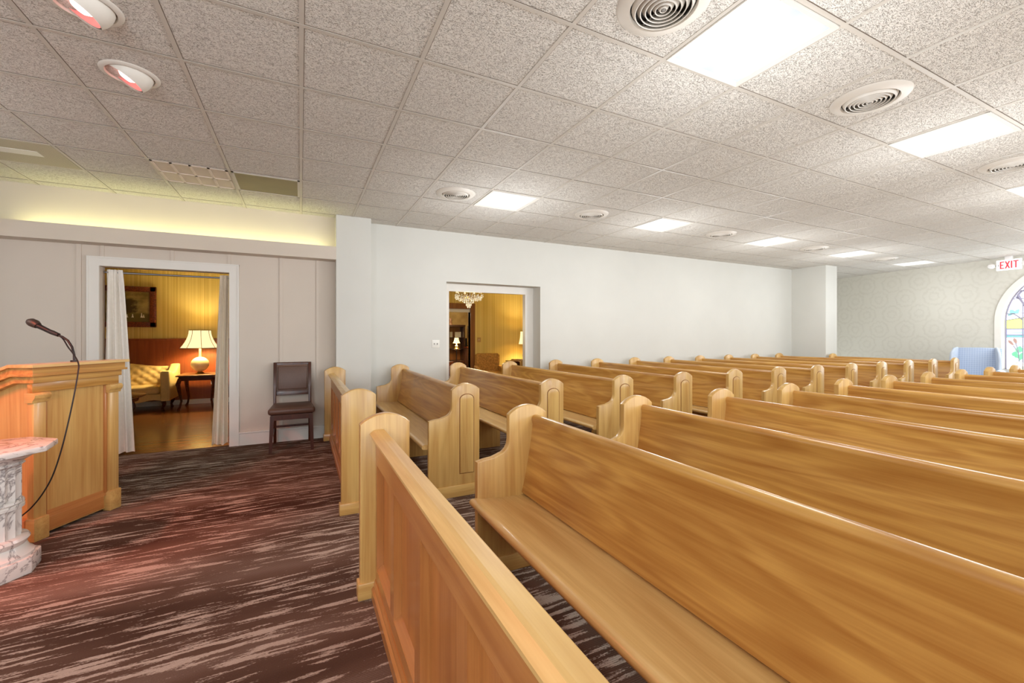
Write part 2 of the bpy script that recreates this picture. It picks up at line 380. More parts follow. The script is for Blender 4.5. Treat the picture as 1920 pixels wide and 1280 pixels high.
# ledge with cove trough above
so = MB()
so.prism([(5.95, 2.31), (6.15, 2.31), (6.15, 2.36), (5.99, 2.36), (5.99, 2.475), (5.95, 2.475)], -2.65, .41, 'x', mat=None)
so.prism([(-2.85, 2.31), (-2.65, 2.31), (-2.65, 2.475), (-2.69, 2.475), (-2.69, 2.36), (-2.85, 2.36)], 4.6, 5.95, 'y')
so.box(-2.85, -2.65, 5.95, 6.15, 2.31, 2.36)
struct(so.build('trim_4', 'warm_paint', smooth=0))
tb = thing('cove_light', 'greenish yellow fluorescent tube hidden on the ledge above the curtained doorway', 'ceiling light', (-1.1, 6.035, 2.36))
MB().tube([(-1.45, 0, .085), (1.4, 0, .085)], .02, 10).build('tube', 'cove_tube', tb)
MB().box(-1.5, 1.45, -.03, .03, 0, .065).build('tube_holder', 'white_trim', tb, 0)
# side wall at the platform end and the front wall further left
ws = MB().box(-2.99, -2.85, 4.6, YL+.14, 0, CZ); struct(ws.build('wall_side', 'white_paint', smooth=0))
struct(MB().box(XW-.14, XW, YB, 4.74, 0, CZ).box(XW, -2.99, 4.6, 4.74, 0, CZ).build('wall_front', 'warm_paint', smooth=0))
dr = MB().box(-2.85, -2.81, 5.05, 5.98, 0.01, 2.09).build('door_1', 'door_white', smooth=0); struct(dr)
MB().box(-2.81, -2.804, 5.90, 5.965, 1.24, 1.37, .002).build('latch_plate', 'steel', dr)
MB().box(-2.804, -2.80, 5.925, 5.94, 1.29, 1.32, .001).build('latch_slot', 'black_rubber', dr)
MB().box(-2.81, -2.802, 5.2, 5.82, 1.1, 1.95, .003).box(-2.81, -2.802, 5.2, 5.82, .15, .95, .003).build('raised_panel', 'door_white', dr)
struct(MB().box(-2.85, -2.80, 5.985, 6.06, 0, 2.16).box(-2.85, -2.80, 4.97, 5.045, 0, 2.16).box(-2.85, -2.80, 4.97, 6.06, 2.095, 2.16).build('trim_5', 'white_trim', smooth=0))

# nave wall with the deep opening X 1.966..3.59, top 2.145
NX0, NX1, NZ = 1.966, 3.59, 2.145
wr = MB().box(.845, NX0, YR, YR+.25, 0, CZ).box(NX1, 10.46, YR, YR+.25, 0, CZ).box(NX0, NX1, YR, YR+.25, NZ, CZ)
struct(wr.build('wall_right', 'white_paint', smooth=0))
fr = MB().box(3.43, 3.475, YR+.235, YR+.33, 0, 2.03).box(3.475, NX1+.1, YR+.25, YR+.30, 0, 2.03).box(NX0-.1, NX1+.1, YR+.245, YR+.305, 2.03, 2.3).box(NX0-.1, NX0+.12, YR+.25, YR+.30, 0, 2.03)
struct(fr.build('trim_6', 'white_trim', smooth=0))
struct(MB().box(10.46, 10.90, 5.49, YR+.25, 0, CZ).build('wall_chase', 'white_paint', smooth=0))
struct(MB().box(10.90, 13.6, 6.75, 6.9, 0, CZ).build('wall_recess', 'white_paint', smooth=0))
struct(MB().box(.86, 10.46, YR-.014, YR, 0, .12).build('baseboard_right', 'white_trim', smooth=0)) if False else None
bbr = MB().box(.85, NX0, YR-.014, YR, 0, .12).box(NX1, 10.46, YR-.014, YR, 0, .12); struct(bbr.build('baseboard_right', 'white_trim', smooth=0))

# papered end wall, local frame: x runs along the wall (0 at the left, toward the window), y into the wall
WL = math.hypot(FX0-FX1, FY0-FY1); wdir = Vector((FX1-FX0, FY1-FY0, 0)).normalized(); wnorm = Vector((-wdir.y, wdir.x, 0))  # points away from the room
WR = math.atan2(wdir.y, wdir.x)
def px_wall(u, v):
    """where a sight line meets the end wall: (distance along wall, height)"""
    a = (u-960)/FPX; r = Vector((math.cos(YAW)*a+math.sin(YAW), -math.sin(YAW)*a+math.cos(YAW), 0))
    P0 = Vector((FX0, FY0, 0)); n = Vector((-wdir.y, wdir.x, 0)); k = P0.dot(n)/r.dot(n); p = r*k
    return (p-P0).dot(wdir), EYE-(v-HORIZON)/FPX*k
s_l, z_sp = px_wall(1866, 600); _, z_sill = px_wall(1881, 692)
RAD = 1.12; SC = s_l+RAD; z_sp = CZ-.12-RAD-.03
outl = [(s_l, 0)] ; WEND = 11.0
# wall with an arched hole: two halves
hole = [(SC-RAD, z_sill)] + [(SC+RAD*math.cos(PI-PI*i/24), z_sp+RAD*math.sin(PI*i/24)) for i in range(25)] + [(SC+RAD, z_sill)]
left = [(0, 0), (SC, 0), (SC, z_sill)] + [hole[0]] + hole[1:14] + [(SC, CZ), (0, CZ)]
right = [(SC, 0), (WEND, 0), (WEND, CZ), (SC, CZ)] + hole[13:26] + [hole[26], (SC, z_sill)]
wf = MB().prism(left, 0, .2, 'y').prism(right, 0, .2, 'y')
o = wf.build('wall_far', 'damask', smooth=0, loc=(FX0, FY0, 0), rot=(0, 0, WR)); struct(o)
# arched stained glass window
win = MB(); R0, R1 = RAD+.0, RAD-.10
outer = [(SC-R0, z_sill)] + [(SC+R0*math.cos(PI-PI*i/32), z_sp+R0*math.sin(PI*i/32)) for i in range(33)] + [(SC+R0, z_sill)]
inner = [(SC-R1, z_sill)] + [(SC+R1*math.cos(PI-PI*i/32), z_sp+R1*math.sin(PI*i/32)) for i in range(33)] + [(SC+R1, z_sill)]
bm = bmesh.new()
va = [[bm.verts.new((p[0], y, p[1])) for p in pts] for pts, y in ((outer, -.03), (inner, -.03), (inner, .14), (outer, .14))]
for A, B in ((0, 1), (1, 2), (2, 3), (3, 0)):
    for i in range(len(outer)-1): bm.faces.new((va[A][i], va[A][i+1], va[B][i+1], va[B][i]))
bmesh.ops.recalc_face_normals(bm, faces=bm.faces)
win.add(bm); win.box(SC-R0-.02, SC+R0+.02, -.08, .14, z_sill-.05, z_sill)
wo = win.build('window_1', 'white_trim', smooth=30, loc=(FX0, FY0, 0), rot=(0, 0, WR)); struct(wo, 'arched stained glass window with a white surround')
def pane(pts, mat, name='glass_pane', y=.10, th=.006):
    MB().prism(pts, y, y+th, 'y').build(name, mat, wo, smooth=0)
def P(u, v): return px_wall(u, v)
# world-placed background panes, then coloured pieces set a few millimetres proud
pane([(p[0], p[1]) for p in inner], 'glass_white', y=.13)
sR = SC+R1*.98; sL = SC-R1*.99
zy0, zy1, zb1, zt1 = P(1900, 598)[1], P(1900, 616)[1], P(1900, 628)[1], P(1900, 632)[1]
pane([(sL, zy1), (sR, zy1), (sR, zy0+.05), (SC, zy0+.12), (sL+.25, zy0+.03), (sL, zy0-.02)], 'glass_yellow', y=.122)
pane([(sL, zb1), (sR, zb1), (sR, zy1), (sL, zy1)], 'glass_lilac', y=.121)
pane([(sL, zb1+.04), (sR, zb1), (sR, zb1+.05), (sL+.5, zb1+.09)], 'glass_blue', y=.118)
pane([(sL, zt1), (sR, zt1), (sR, zb1), (sL, zb1)], 'glass_teal', y=.119)
zc0 = P(1915, 556)[1]; pane([(sL+.12, zc0-.02), (sR-.1, zc0-.03), (sR-.1, zc0+.05), (sL+.16, zc0+.04)], 'glass_lilac', y=.119)
st = px_wall(1912, 600)[0]
pane([(st, z_sill), (st+.34, z_sill), (st+.26, 1.5), (st+.3, 2.05), (st+.12, 2.05), (st+.06, 1.5)], 'glass_trunk', y=.112)
ld = MB()
def came(pts, r=.011, y=.108): ld.tube([(p[0], y, p[1]) for p in pts], r, 5)
came([P(1918, 575), P(1908, 562), P(1903, 553), P(1910, 545), P(1920, 543)], .02); came([P(1912, 600), P(1903, 593), P(1895, 588), P(1884, 590)], .012); came([P(1908, 562), P(1899, 556)], .014)
for z in (zy1, zb1, zt1, zc0-.03, P(1900, 587)[1]): came([(sL, z), (sR, z)], .008)
came([(sL, zy0-.02), (sL+.25, zy0+.03), (SC, zy0+.12), (sR, zy0+.05)], .008)
for u in (st, st+.3): came([(u, z_sill), (u, 2.0)], .010)
came([P(1905, 678), P(1903, 660), P(1894, 648)], .009); came([P(1905, 678), P(1903, 655), P(1898, 643)], .009)
came([(p[0]*.985+SC*.015, p[1]) for p in inner], .012, .10)
ld.build('lead_came', 'lead', wo)
def leaf(u0, v0, u1, v1, wd, mat, y=.104):
    a = Vector(P(u0, v0)); b = Vector(P(u1, v1)); d = b-a; n = Vector((-d.y, d.x))*wd
    pane([tuple(a), tuple(a+d*.3+n), tuple(a+d*.7+n*.8), tuple(b), tuple(a+d*.7-n*.8), tuple(a+d*.3-n)], mat, 'glass_leaf' if 'brown' not in mat else 'glass_cattail', y)
leaf(1884, 637, 1895, 648, .18, 'glass_brown'); leaf(1895, 633, 1900, 645, .2, 'glass_brown')
leaf(1903, 662, 1907, 648, .35, 'glass_green'); leaf(1893, 668, 1900, 658, .35, 'glass_green'); leaf(1904, 672, 1894, 660, .25, 'glass_green'); leaf(1906, 676, 1911, 660, .2, 'glass_green')
leaf(1888, 580, 1897, 590, .3, 'glass_teal'); leaf(1897, 588, 1905, 579, .3, 'glass_teal'); leaf(1884, 592, 1893, 586, .3, 'glass_teal')
random.seed(3)
for k in range(9):
    c = P(1902+k*3.2, 683+random.uniform(-4, 4)); pane([(c[0]+.035*math.cos(a*PI/4), c[1]+.035*math.sin(a*PI/4)) for a in range(8)], 'glass_white' if k % 3 else 'glass_sand', 'glass_flower', .103)
pane([(st-.05, z_sill), (st+.4, z_sill), (st+.3, z_sill+.12), (st+.05, z_sill+.2)], 'glass_sand', y=.106)

# lounge rooms
struct(MB().box(-4.2, 3.00, LZ, LZ+.14, 0, 2.6).box(3.88, 6.7, LZ, LZ+.14, 0, 2.6).box(3.0, 3.88, LZ, LZ+.14, 2.0, 2.6).build('wall_lounge', 'stripe_paper', smooth=0))
struct(MB().box(.95, 1.05, YL+.14, LZ, 0, 2.6).box(-4.34, -4.2, YL+.14, LZ+.14, 0, 2.6).box(6.6, 6.74, YR+.25, 14.2, 0, 2.6).box(-4.34, -2.85, YL+.14, YL+.2, 0, 2.6).box(1.05, 1.15, 10.44, 14.2, 0, 2.6).build('wall_partition', 'stripe_paper', smooth=0))
struct(MB().box(-4.34, 6.74, YL+.13, 14.2, 2.6, 2.7).build('ceiling_lounge', 'cove_paint', smooth=0)) 
struct(MB().box(-4.2, .95, LZ-.02, LZ, .09, 1.26).box(-4.2, .95, LZ-.04, LZ, 1.24, 1.275, .006).box(-2.35, -2.34, LZ-.024, LZ, .09, 1.24).box(-1.4, -1.39, LZ-.024, LZ, .09, 1.24).box(-1.8, -1.79, LZ-.024, LZ, .09, 1.24).build('trim_7', 'wainscot', smooth=0))
struct(MB().box(-4.2, .95, LZ-.035, LZ, 0, .09).box(3.98, 6.6, LZ-.02, LZ, 0, .09).build('baseboard_lounge', 'white_trim', smooth=0))
struct(MB().box(3.88, 4.0, LZ-.03, LZ+.16, 0, 2.1).box(2.88, 3.0, LZ-.03, LZ+.16, 0, 2.1).box(2.88, 4.0, LZ-.032, LZ+.16, 2.0, 2.14).build('trim_8', 'casing_brown', smooth=0))
struct(MB().box(3.0, 3.88, LZ+.02, LZ+.12, 1.92, 2.0).build('trim_9', 'white_trim', smooth=0))
struct(MB().box(1.15, 6.6, 14.05, 14.2, 0, 2.6).build('wall_study', 'mottled_paper', smooth=0))

# ------------------------------------------------------------------ ceiling fixtures
def make_panel():
    r = thing('ceiling_light', '', 'ceiling light')
    f = MB(); a, b = TX/2-.013, TY/2-.013
    f.prism([(-a, -.001), (-a, -.012), (-a+.03, -.004), (-a+.03, -.001)], -b, b, 'y').prism([(a, -.001), (a-.03, -.001), (a-.03, -.004), (a, -.012)], -b, b, 'y')
    f.prism([(-b, -.001), (-b, -.012), (-b+.03, -.004), (-b+.03, -.001)], -a, a, 'x').prism([(b, -.001), (b-.03, -.001), (b-.03, -.004), (b, -.012)], -a, a, 'x')
    f.build('frame', 'white_trim', r, 0)
    MB().box(-a+.028, a-.028, -b+.028, b-.028, -.004, -.001).build('diffuser', 'diffuser', r, 0); return r
def cell_c(i, j): return (GX+(i+.5)*TX, GY+(j+.5)*TY, CZ)
panels = [(3, -2, 'large bright square ceiling light at top right beside the biggest round vent'),
 (7, -2, 'square ceiling light near the right edge behind the second big round vent'),
 (11, -2, 'square ceiling light cut by the right edge of the photo'),
 (3, 3, 'square ceiling light nearest the pier in the row along the white wall'),
 (7, 3, 'second square ceiling light from the pier in the row along the white wall'),
 (11, 3, 'third square ceiling light from the pier in the row along the white wall'),
 (15, 3, 'fourth square ceiling light from the pier, small and far along the white wall'),
 (19, 3, 'farthest square ceiling light, close to the papered end wall')]
off = [(15, -2), (19, -2), (3, -7), (7, -7), (11, -7), (15, -7), (-1, -7), (-5, 2), (-3, -4)]  # unseen ceiling lights added over pews and platform to brighten the hall
p0 = make_panel()
for k, (i, j, lab) in enumerate(panels+[(i, j, 'unseen square ceiling light added out of view as fill') for i, j in off]):
    o = p0 if k == 0 else copy_tree(p0)
    o.location = cell_c(i, j); o['label'] = lab; o['group'] = 'square fluorescent ceiling lights'
    light('ceiling_fill', 'POINT', (o.location.x, o.location.y, CZ-.85), FILL_WATTS*{-5: .4, -3: 2.0, 19: .5}.get(i, 1), (.93, .97, 1), shadow_soft_size=.3)  # unseen lamp added below the fixture to fill ceiling and hall
    if k >= len(panels): o['label'] = 'square ceiling light over the pews outside the photo frame'; 
def make_vent():
    r = thing('ceiling_vent', '', 'ceiling vent')
    MB().lathe([(.150, -.006), (.155, -.022), (.205, -.012), (.215, -.001), (.15, -.001)], 48, close=True).build('flange', 'vent_white', r, 50)
    MB().lathe([(0, -.0015), (.152, -.0015), (.152, -.0005), (0, -.0005)], 32).build('backing', 'dark_void', r, 0)
    for k, rr in enumerate((.135, .111, .088, .065, .043, .022)):
        MB().lathe([(rr-.010, -.030), (rr+.006, -.006), (rr+.009, -.007), (rr-.006, -.032)], 40, close=True).build('cone_ring', 'vent_white', r, 50)
    MB().lathe([(0, -.036), (.010, -.030), (.010, -.006), (0, -.006)], 12).box(-.15, .15, -.003, .003, -.014, -.008).box(-.003, .003, -.15, .15, -.014, -.008).build('hub', 'vent_grey', r, 50)
    return r
vents = [(2, -2, 'largest round ceiling vent, cut by the top edge beside the big light'), (5, -2, 'big round ceiling vent between the two lights at upper right'),
 (9, -2, 'round ceiling vent at the right edge of the photo'), (2, 3, 'round ceiling vent just left of the light nearest the pier'),
 (5, 3, 'round ceiling vent between the first and second lights along the white wall'), (9, 3, 'round ceiling vent between the second and third lights along the white wall'),
 (13, 3, 'small far round vent between the third and fourth lights along the white wall'), (17, 3, 'farthest round vent between the last two lights along the white wall')]
v0 = make_vent()
for k, (i, j, lab) in enumerate(vents):
    o = v0 if k == 0 else copy_tree(v0)
    o.location = cell_c(i, j); o['label'] = lab; o['group'] = 'round ceiling vents'
# eyeball spots
def make_eye():
    r = thing('eyeball_spotlight', '', 'spotlight')
    MB().lathe([(.112, -.001), (.116, -.012), (.138, -.008), (.142, -.001)], 40, close=True).build('trim_ring', 'vent_white', r, 50)
    R = Matrix.Rotation(math.radians(128), 4, 'Y')      # aims the open mouth toward -X and down
    e = MB(); prof = [(.11*math.sin(math.radians(a)), .11*math.cos(math.radians(a))) for a in range(60, 181, 8)]
    prof[-1] = (0, -.11); inn = [(x*.93, z*.93) for x, z in prof]
    e.lathe(prof + inn[::-1], 36, mat=Matrix.Rotation(math.radians(-150), 4, 'Y')); e.build('eyeball', 'vent_white', r, 50, loc=(0, 0, .012))
    MB().lathe([(.088, .050), (.05, .0), (.03, -.045), (0, -.05)], 32, mat=Matrix.Rotation(math.radians(-150), 4, 'Y')).build('reflector', 'reflector_red', r, 50, loc=(0, 0, .012))
    b = MB(); b.lathe([(0, .05), (.03, .046), (.048, .03), (.03, -.02), (0, -.03)], 24, mat=Matrix.Rotation(math.radians(-150), 4, 'Y')); b.build('lamp', 'bulb_red', r, 60, loc=(0, 0, .012))
    return r
e0 = make_eye()
for k, (i, j, lab) in enumerate([(-2, 0, 'white eyeball spotlight with red lamp, nearer the top edge of the photo'), (-2, 1, 'smaller looking white eyeball spotlight with red lamp, below the other one'),
                                 (-5, -1, 'white eyeball spotlight over the platform outside the photo'), (-5, 0, 'white eyeball spotlight over the platform outside the photo')]):
    o = e0 if k == 0 else copy_tree(e0)
    o.location = cell_c(i, j); o['label'] = lab; o['group'] = 'red eyeball spotlights' if k < 2 else 'red eyeball spotlights off to the left'
    x, y, z = o.location
    d = Vector((-1.75, 3.75, .75))-Vector((x, y, z)) if k > 1 else Vector((-.12, -.35, -1))
    light('red_spot', 'SPOT', (x-.07 if k < 2 else x+.1, y, z-.13), RED_WATTS*(9 if k > 1 else 2.6), (1, .17, .09), d.to_track_quat('-Z', 'Y').to_euler(), spot_size=math.radians(52 if k > 1 else 110), spot_blend=.7, shadow_soft_size=.05)
# other ceiling inserts
a, b = TX/2-.013, TY/2-.013
o = thing('ceiling_panel', 'olive brown unlit ceiling panel above the doorway wall', 'ceiling panel', cell_c(-1, 4)); MB().box(-a+.02, a-.02, -b+.02, b-.02, -.006, -.001).build('lens', 'brown_panel', o, 0)
MB().box(-a, a, -b, -b+.02, -.010, -.001).box(-a, a, b-.02, b, -.010, -.001).box(-a, -a+.02, -b, b, -.010, -.001).box(a-.02, a, -b, b, -.010, -.001).build('frame', 't_bar', o, 0)
o = thing('air_grille', 'pale pinkish eight cell air grille in the ceiling beside the olive panel', 'ceiling vent', cell_c(-2, 4)); MB().box(-a, a, -b, b, -.004, -.001).build('plate', 'grille_pink', o, 0)
gm_ = MB()
for k in range(5): gm_.box(-a+k*(2*a-.02)/4, -a+.02+k*(2*a-.02)/4, -b, b, -.009, -.003)
for k in range(3): gm_.box(-a, a, -b+k*(2*b-.02)/2, -b+.02+k*(2*b-.02)/2, -.009, -.003)
gm_.build('grid', 'grille_pale', o, 0)
o = thing('perforated_speaker', 'perforated greenish grey ceiling panel with a white patch at the left edge', 'ceiling panel', cell_c(-4, 4)); MB().box(-a, a, -b, b, -.006, -.001, .002).build('plate', 'perforated', o, 0)
MB().box(-.15, .13, -.08, .04, -.009, -.005).build('patch', 'plate_white', o, 0)
M['perforated'].node_tree  # dotted pattern
t = M['perforated'].node_tree; vo = t.nodes.new('ShaderNodeTexChecker'); vo.inputs['Scale'].default_value = 150; tc = t.nodes.new('ShaderNodeTexCoord'); t.links.new(tc.outputs['Object'], vo.inputs['Vector'])
vo.inputs[1].default_value = srgb(206, 200, 176); vo.inputs[2].default_value = srgb(176, 168, 142); t.links.new(vo.outputs[0], t.nodes['Principled BSDF'].inputs['Base Color'])

light('window_fill', 'POINT', tuple(Vector((FX0, FY0, 1.6))+wdir*SC-wnorm*.8), 45, (.9, .95, 1), shadow_soft_size=.5)  # unseen soft lamp added inside the window to brighten the end wall
# exit sign with two lamp heads
se, ze = px_wall(1892, 497)
ex = thing('exit_sign', 'white emergency EXIT sign with red letters and two lamp heads under the ceiling', 'exit sign')
ex.rotation_euler = (0, 0, WR); pos = Vector((FX0, FY0, 0))+wdir*(se+.06); ex.location = (pos.x-.07, pos.y-.01, 2.68)
ex.location = (pos.x-.22*(-wnorm.x if False else 1), pos.y, 2.725)
MB().box(-.18, .18, -.02, .02, -.105, .105, .012).build('housing', 'exit_lit', ex)
MB().box(-.05, .05, -.03, .03, .105, CZ-2.725-.001, .004).build('canopy', 'exit_white', ex)
L = MB(); st_, h_ = .018, .14; yb, yf = -.026, -.019
def bar(x0, z0, x1, z1, th=st_):
    d = Vector((x1-x0, z1-z0)); n = Vector((-d.y, d.x)).normalized()*th/2
    L.prism([(x0+n.x, z0+n.y), (x1+n.x, z1+n.y), (x1-n.x, z1-n.y), (x0-n.x, z0-n.y)], yb, yf, 'y')
x = -.11
bar(x, -.07, x, .07); bar(x-.009, .061, x+.05, .061); bar(x-.009, 0, x+.04, 0); bar(x-.009, -.061, x+.05, -.061)
bar(x+.07, -.07, x+.125, .07); bar(x+.07, .07, x+.125, -.07); bar(x+.155, -.07, x+.155, .07)
bar(x+.18, .061, x+.25, .061); bar(x+.215, -.07, x+.215, .065)
L.build('lettering', 'exit_red', ex, 0)
L = MB(); bar(-.145, 0, -.155+.02, .02, .006) ; bar(-.145, 0, -.135, -.02, .006); L.build('chevron', 'vent_grey', ex, 0)
for s_ in (-1, 1):
    lh = MB().lathe([(0, -.045), (.05, -.04), (.055, -.01), (.035, .03), (0, .04)], 20, mat=Matrix.Translation((s_*.245, -.04, .0)) @ Matrix.Rotation(PI/2, 4, 'X')).build('lamp_head', 'exit_white', ex)
    MB().tube([(s_*.17, 0, 0), (s_*.245, -.02, 0)], .012).build('bracket', 'vent_grey', lh)

# ------------------------------------------------------------------ pews (local: rear edge of the end panel at x=0, facing -x)
def pew_outline():
    p = [(0, 0), (0, .885)]
    n = 10
    for i in range(1, n): a = i/n; p.append((-.245*a, .885+.052*math.sin(PI*a)**.8))
    p += [(-.245, .885), (-.245, .745)]
    p += [(-.245-.075*(1-math.cos(math.radians(a))), .745-.078*math.sin(math.radians(a))) for a in (20, 40, 60, 80)]
    p += [(-.345, .655), (-.395, .650), (-.44, .640), (-.44, 0)]
    return p
def end_panel(y0, y1, parent, outside):
    MB().prism(pew_outline(), y0, y1, 'y', bev=.008, seg=2, caps_only=True).build('end_panel', 'oak_upright', parent, 30)
    e = kids(parent)[-1]
    pl = MB().box(-.452, .010, y0-.008, y1+.008, 0, .095, .006).build('plinth', 'oak_x', parent, 30)
    yo = y1 if outside > 0 else y0
    out = [(-.055, .19), (-.055, .80)] + [(-.115+.06*math.cos(math.radians(a)), .80+.045*math.sin(math.radians(a))) for a in range(15, 180, 15)] + [(-.175, .80), (-.175, .19)]
    out = [(x_+.0, z_) for x_, z_ in out]
    gq = [( -.115+(x_+.115)*1.09, .5+(z_-.5)*1.017) for x_, z_ in out]
    ys = (yo-.002, yo+.0012) if outside > 0 else (yo-.0012, yo+.002)
    MB().prism(gq, *ys, 'y').build('panel_groove', 'casing_brown', parent, 0)
    ys = (yo-.001, yo+.006) if outside > 0 else (yo-.006, yo+.001)
    MB().prism(out, *ys, 'y', bev=.004, caps_only=True).build('inset_panel', 'oak_upright', parent, 30)
def make_pew(y0, y1, name='pew'):
    """y0 near end, y1 far end (world Y), origin on the floor at y0"""
    L_ = y1-y0; T = .045; r = thing(name, '', 'pew')
    end_panel(0, T, r, -1); end_panel(L_-T, L_, r, 1)
    a, b = T-.003, L_-T+.003
    # backrest: leaning board with a heavier rounded top
    back = [(-.166, .436), (-.150, .50), (-.128, .60), (-.104, .74), (-.094, .82), (-.100, .845), (-.098, .862), (-.088, .873), (-.070, .876), (-.055, .870), (-.046, .856), (-.046, .835), (-.058, .815),
            (-.072, .74), (-.096, .60), (-.118, .50), (-.128, .432), (-.160, .430)]
    MB().prism(back, a, b, 'y').build('backrest', 'oak_long', r, 50)
    seat = [(-.10, .424), (-.20, .423), (-.30, .427), (-.40, .437), (-.45, .446), (-.470, .447), (-.482, .441), (-.487, .430), (-.484, .418), (-.474, .410), (-.455, .408), (-.38, .405), (-.10, .390)]
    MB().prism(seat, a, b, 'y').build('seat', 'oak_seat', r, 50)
    n = max(1, round((L_)/1.2)-1)
    for k in range(n):
        yy = b-(k+1)*(b-a)/(n+1) if n != 1 else (a+b)/2
        sup = [(-.05, 0), (-.05, .40), (-.43, .405), (-.42, .37), (-.385, .30), (-.36, .22), (-.352, .12), (-.37, 0)]
        MB().prism(sup, yy-.02, yy+.02, 'y', bev=.004, caps_only=True).build('seat_support', 'oak_upright', r, 30)
    MB().box(-.10, -.078, a, b, .30, .40).build('apron', 'oak_long', r, 0)
    return r
ORD = ['first', 'second', 'third', 'fourth', 'fifth', 'sixth', 'seventh', 'eighth', 'ninth', 'tenth', 'eleventh', 'twelfth']
LY0, LY1 = 3.40, 6.08
RY0, RY1 = -1.7, 2.245
pl_ = make_pew(LY0, LY1); pr_ = make_pew(RY0, RY1)
for k in range(12):
    if k == 0: a_, b_ = pl_, pr_
    elif k == 11: a_, b_ = make_pew(LY0, 5.42), copy_tree(pr_)
    else: a_, b_ = copy_tree(pl_), copy_tree(pr_)
    a_.location = (1.365+.847*k, LY0, 0); b_.location = (1.31+.834*k, RY0, 0)
    a_['label'] = '%s oak pew from the rail, beside the white wall' % ORD[k] + (', shorter, last before the papered wall' if k == 11 else '')
    b_['label'] = '%s oak pew from the rail on the near side of the aisle' % ORD[k]
    a_['group'] = 'oak pews beside the white wall'; b_['group'] = 'oak pews on the near side of the aisle'

# ------------------------------------------------------------------ front rails
def make_rail(y0, y1, label, last_hidden=False):
    r = thing('front_rail', label, 'railing', (0, y0, 0), group='oak front rails'); L_ = y1-y0
    xl, xr = .345, .385
    for (a, b) in ((0, .055), (L_-.055, L_)):
        p = [(.27, 0), (.27, .885)] + [(.27+.25*i/12, .885+.05*math.sin(PI*i/12)**.8) for i in range(1, 12)] + [(.52, .885), (.52, 0)]
        MB().prism(p, a, b, 'y', bev=.008, seg=2, caps_only=True).build('end_post', 'oak_upright', r, 30)
        MB().box(.258, .532, a-.01, b+.01, 0, .085, .006).build('post_base', 'oak_x', r, 30)
    a, b = .053, L_-.053
    cap = [(xl-.012, .800), (xl-.020, .812), (xl-.020, .826), (xl-.030, .838), (xl-.010, .853), (xl+.0, .856), (xr+.0, .856), (xr+.006, .850), (xr+.006, .80)]
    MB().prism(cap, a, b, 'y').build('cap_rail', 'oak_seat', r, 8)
    MB().box(xl+.032, xr-.002, a, b, .05, .80).build('panel_back', 'oak_rail', r, 0)
    MB().box(xl, xl+.034, a, b, .682, .80, .001).build('top_rail', 'oak_rail_long', r, 0)
    MB().box(xl, xl+.034, a, b, .09, .155, .001).build('bottom_rail', 'oak_rail_long', r, 0)
    n = round((L_-.1)/.44); pitch = (b-a+.0)/n
    for k in range(n+1):
        yc = a+k*pitch; w_ = .037
        MB().box(xl+.0005, xl+.0335, max(a, yc-w_), min(b, yc+w_), .14, .70).build('stile', 'oak_rail', r, 0)
    for k in range(n):
        y_a, y_b = a+k*pitch+.037, a+(k+1)*pitch-.037
        MB().prism([(xl+.002, .155), (xl+.033, .178), (xl+.033, .155)], y_a, y_b, 'y').build('panel_bevel', 'oak_rail_long', r, 0)
    MB().prism([(xl+.02, 0), (xl-.022, 0), (xl-.022, .05), (xl-.012, .062), (xl-.012, .075), (xl-.004, .09), (xl+.02, .09)], a, b, 'y').build('base_moulding', 'oak_rail_long', r, 25)
    return r
make_rail(-1.7, 2.34, 'long oak panelled front rail in the foreground before the near pews')
make_rail(3.42, 5.975, 'shorter oak panelled front rail running to the white pier beside the brown chair')

# ------------------------------------------------------------------ podium
ang = math.atan2(.50, .27)-PI/2          # local: front face looks along +x, width along y (0..W)
W, D, H = .58, .52, 1.15
pd = thing('podium', 'oak lectern podium with slanted top and a gooseneck microphone bracket on the platform', 'podium', (-1.55, 3.86, 0), math.atan2(-.475, .88))
b = MB().box(-D+.02, -.03, .03, W-.03, .02, 1.03); b.build('body', 'oak_upright', pd, 0)
for (ya, yb_) in ((.0, .075), (W-.075, W)):
    MB().box(-.045, .0, ya, yb_, .14, .90, .004).build('pilaster', 'oak_upright', pd, 30)
    MB().prism([(-.05, .90), (.004, .90), (.008, .915), (.020, .93), (.024, .95), (.014, .965), (-.05, .965)], ya-.012, yb_+.012, 'y', bev=.002).build('capital', 'oak_x', pd, 30)
    MB().box(-.05, .014, ya-.008, yb_+.008, 0, .15, .006).build('pilaster_base', 'oak_x', pd, 30)
MB().box(-.04, -.018, .10, W-.10, .03, .12, .003).prism([(-.045, .12), (-.018, .12), (-.040, .20), (-.045, .20)], .075, W-.075, 'y').build('bottom_rail', 'oak_rail_long', pd, 0)
MB().box(-.04, -.004, -.004, W+.004, .965, 1.035, .003).build('frieze', 'oak_long', pd, 30)
for yy in (.075, W-.095): MB().box(-.04, -.016, yy, yy+.02, .14, .96, .004).build('inner_stile', 'oak_rail', pd, 30)
# side pilasters and base board on both cheeks
for yy, s_ in ((0, -1), (W, 1)):
    MB().box(-D, -D+.07, min(yy, yy+s_*-.04), max(yy, yy-s_*.04), 0, .98, .003).build('side_stile', 'oak_rail', pd, 30)
    MB().box(-D+.02, -.05, yy-.012 if s_ < 0 else yy-.03, yy+.03 if s_ < 0 else yy+.012, 0, .14, .004).build('side_base', 'oak_rail', pd, 30)
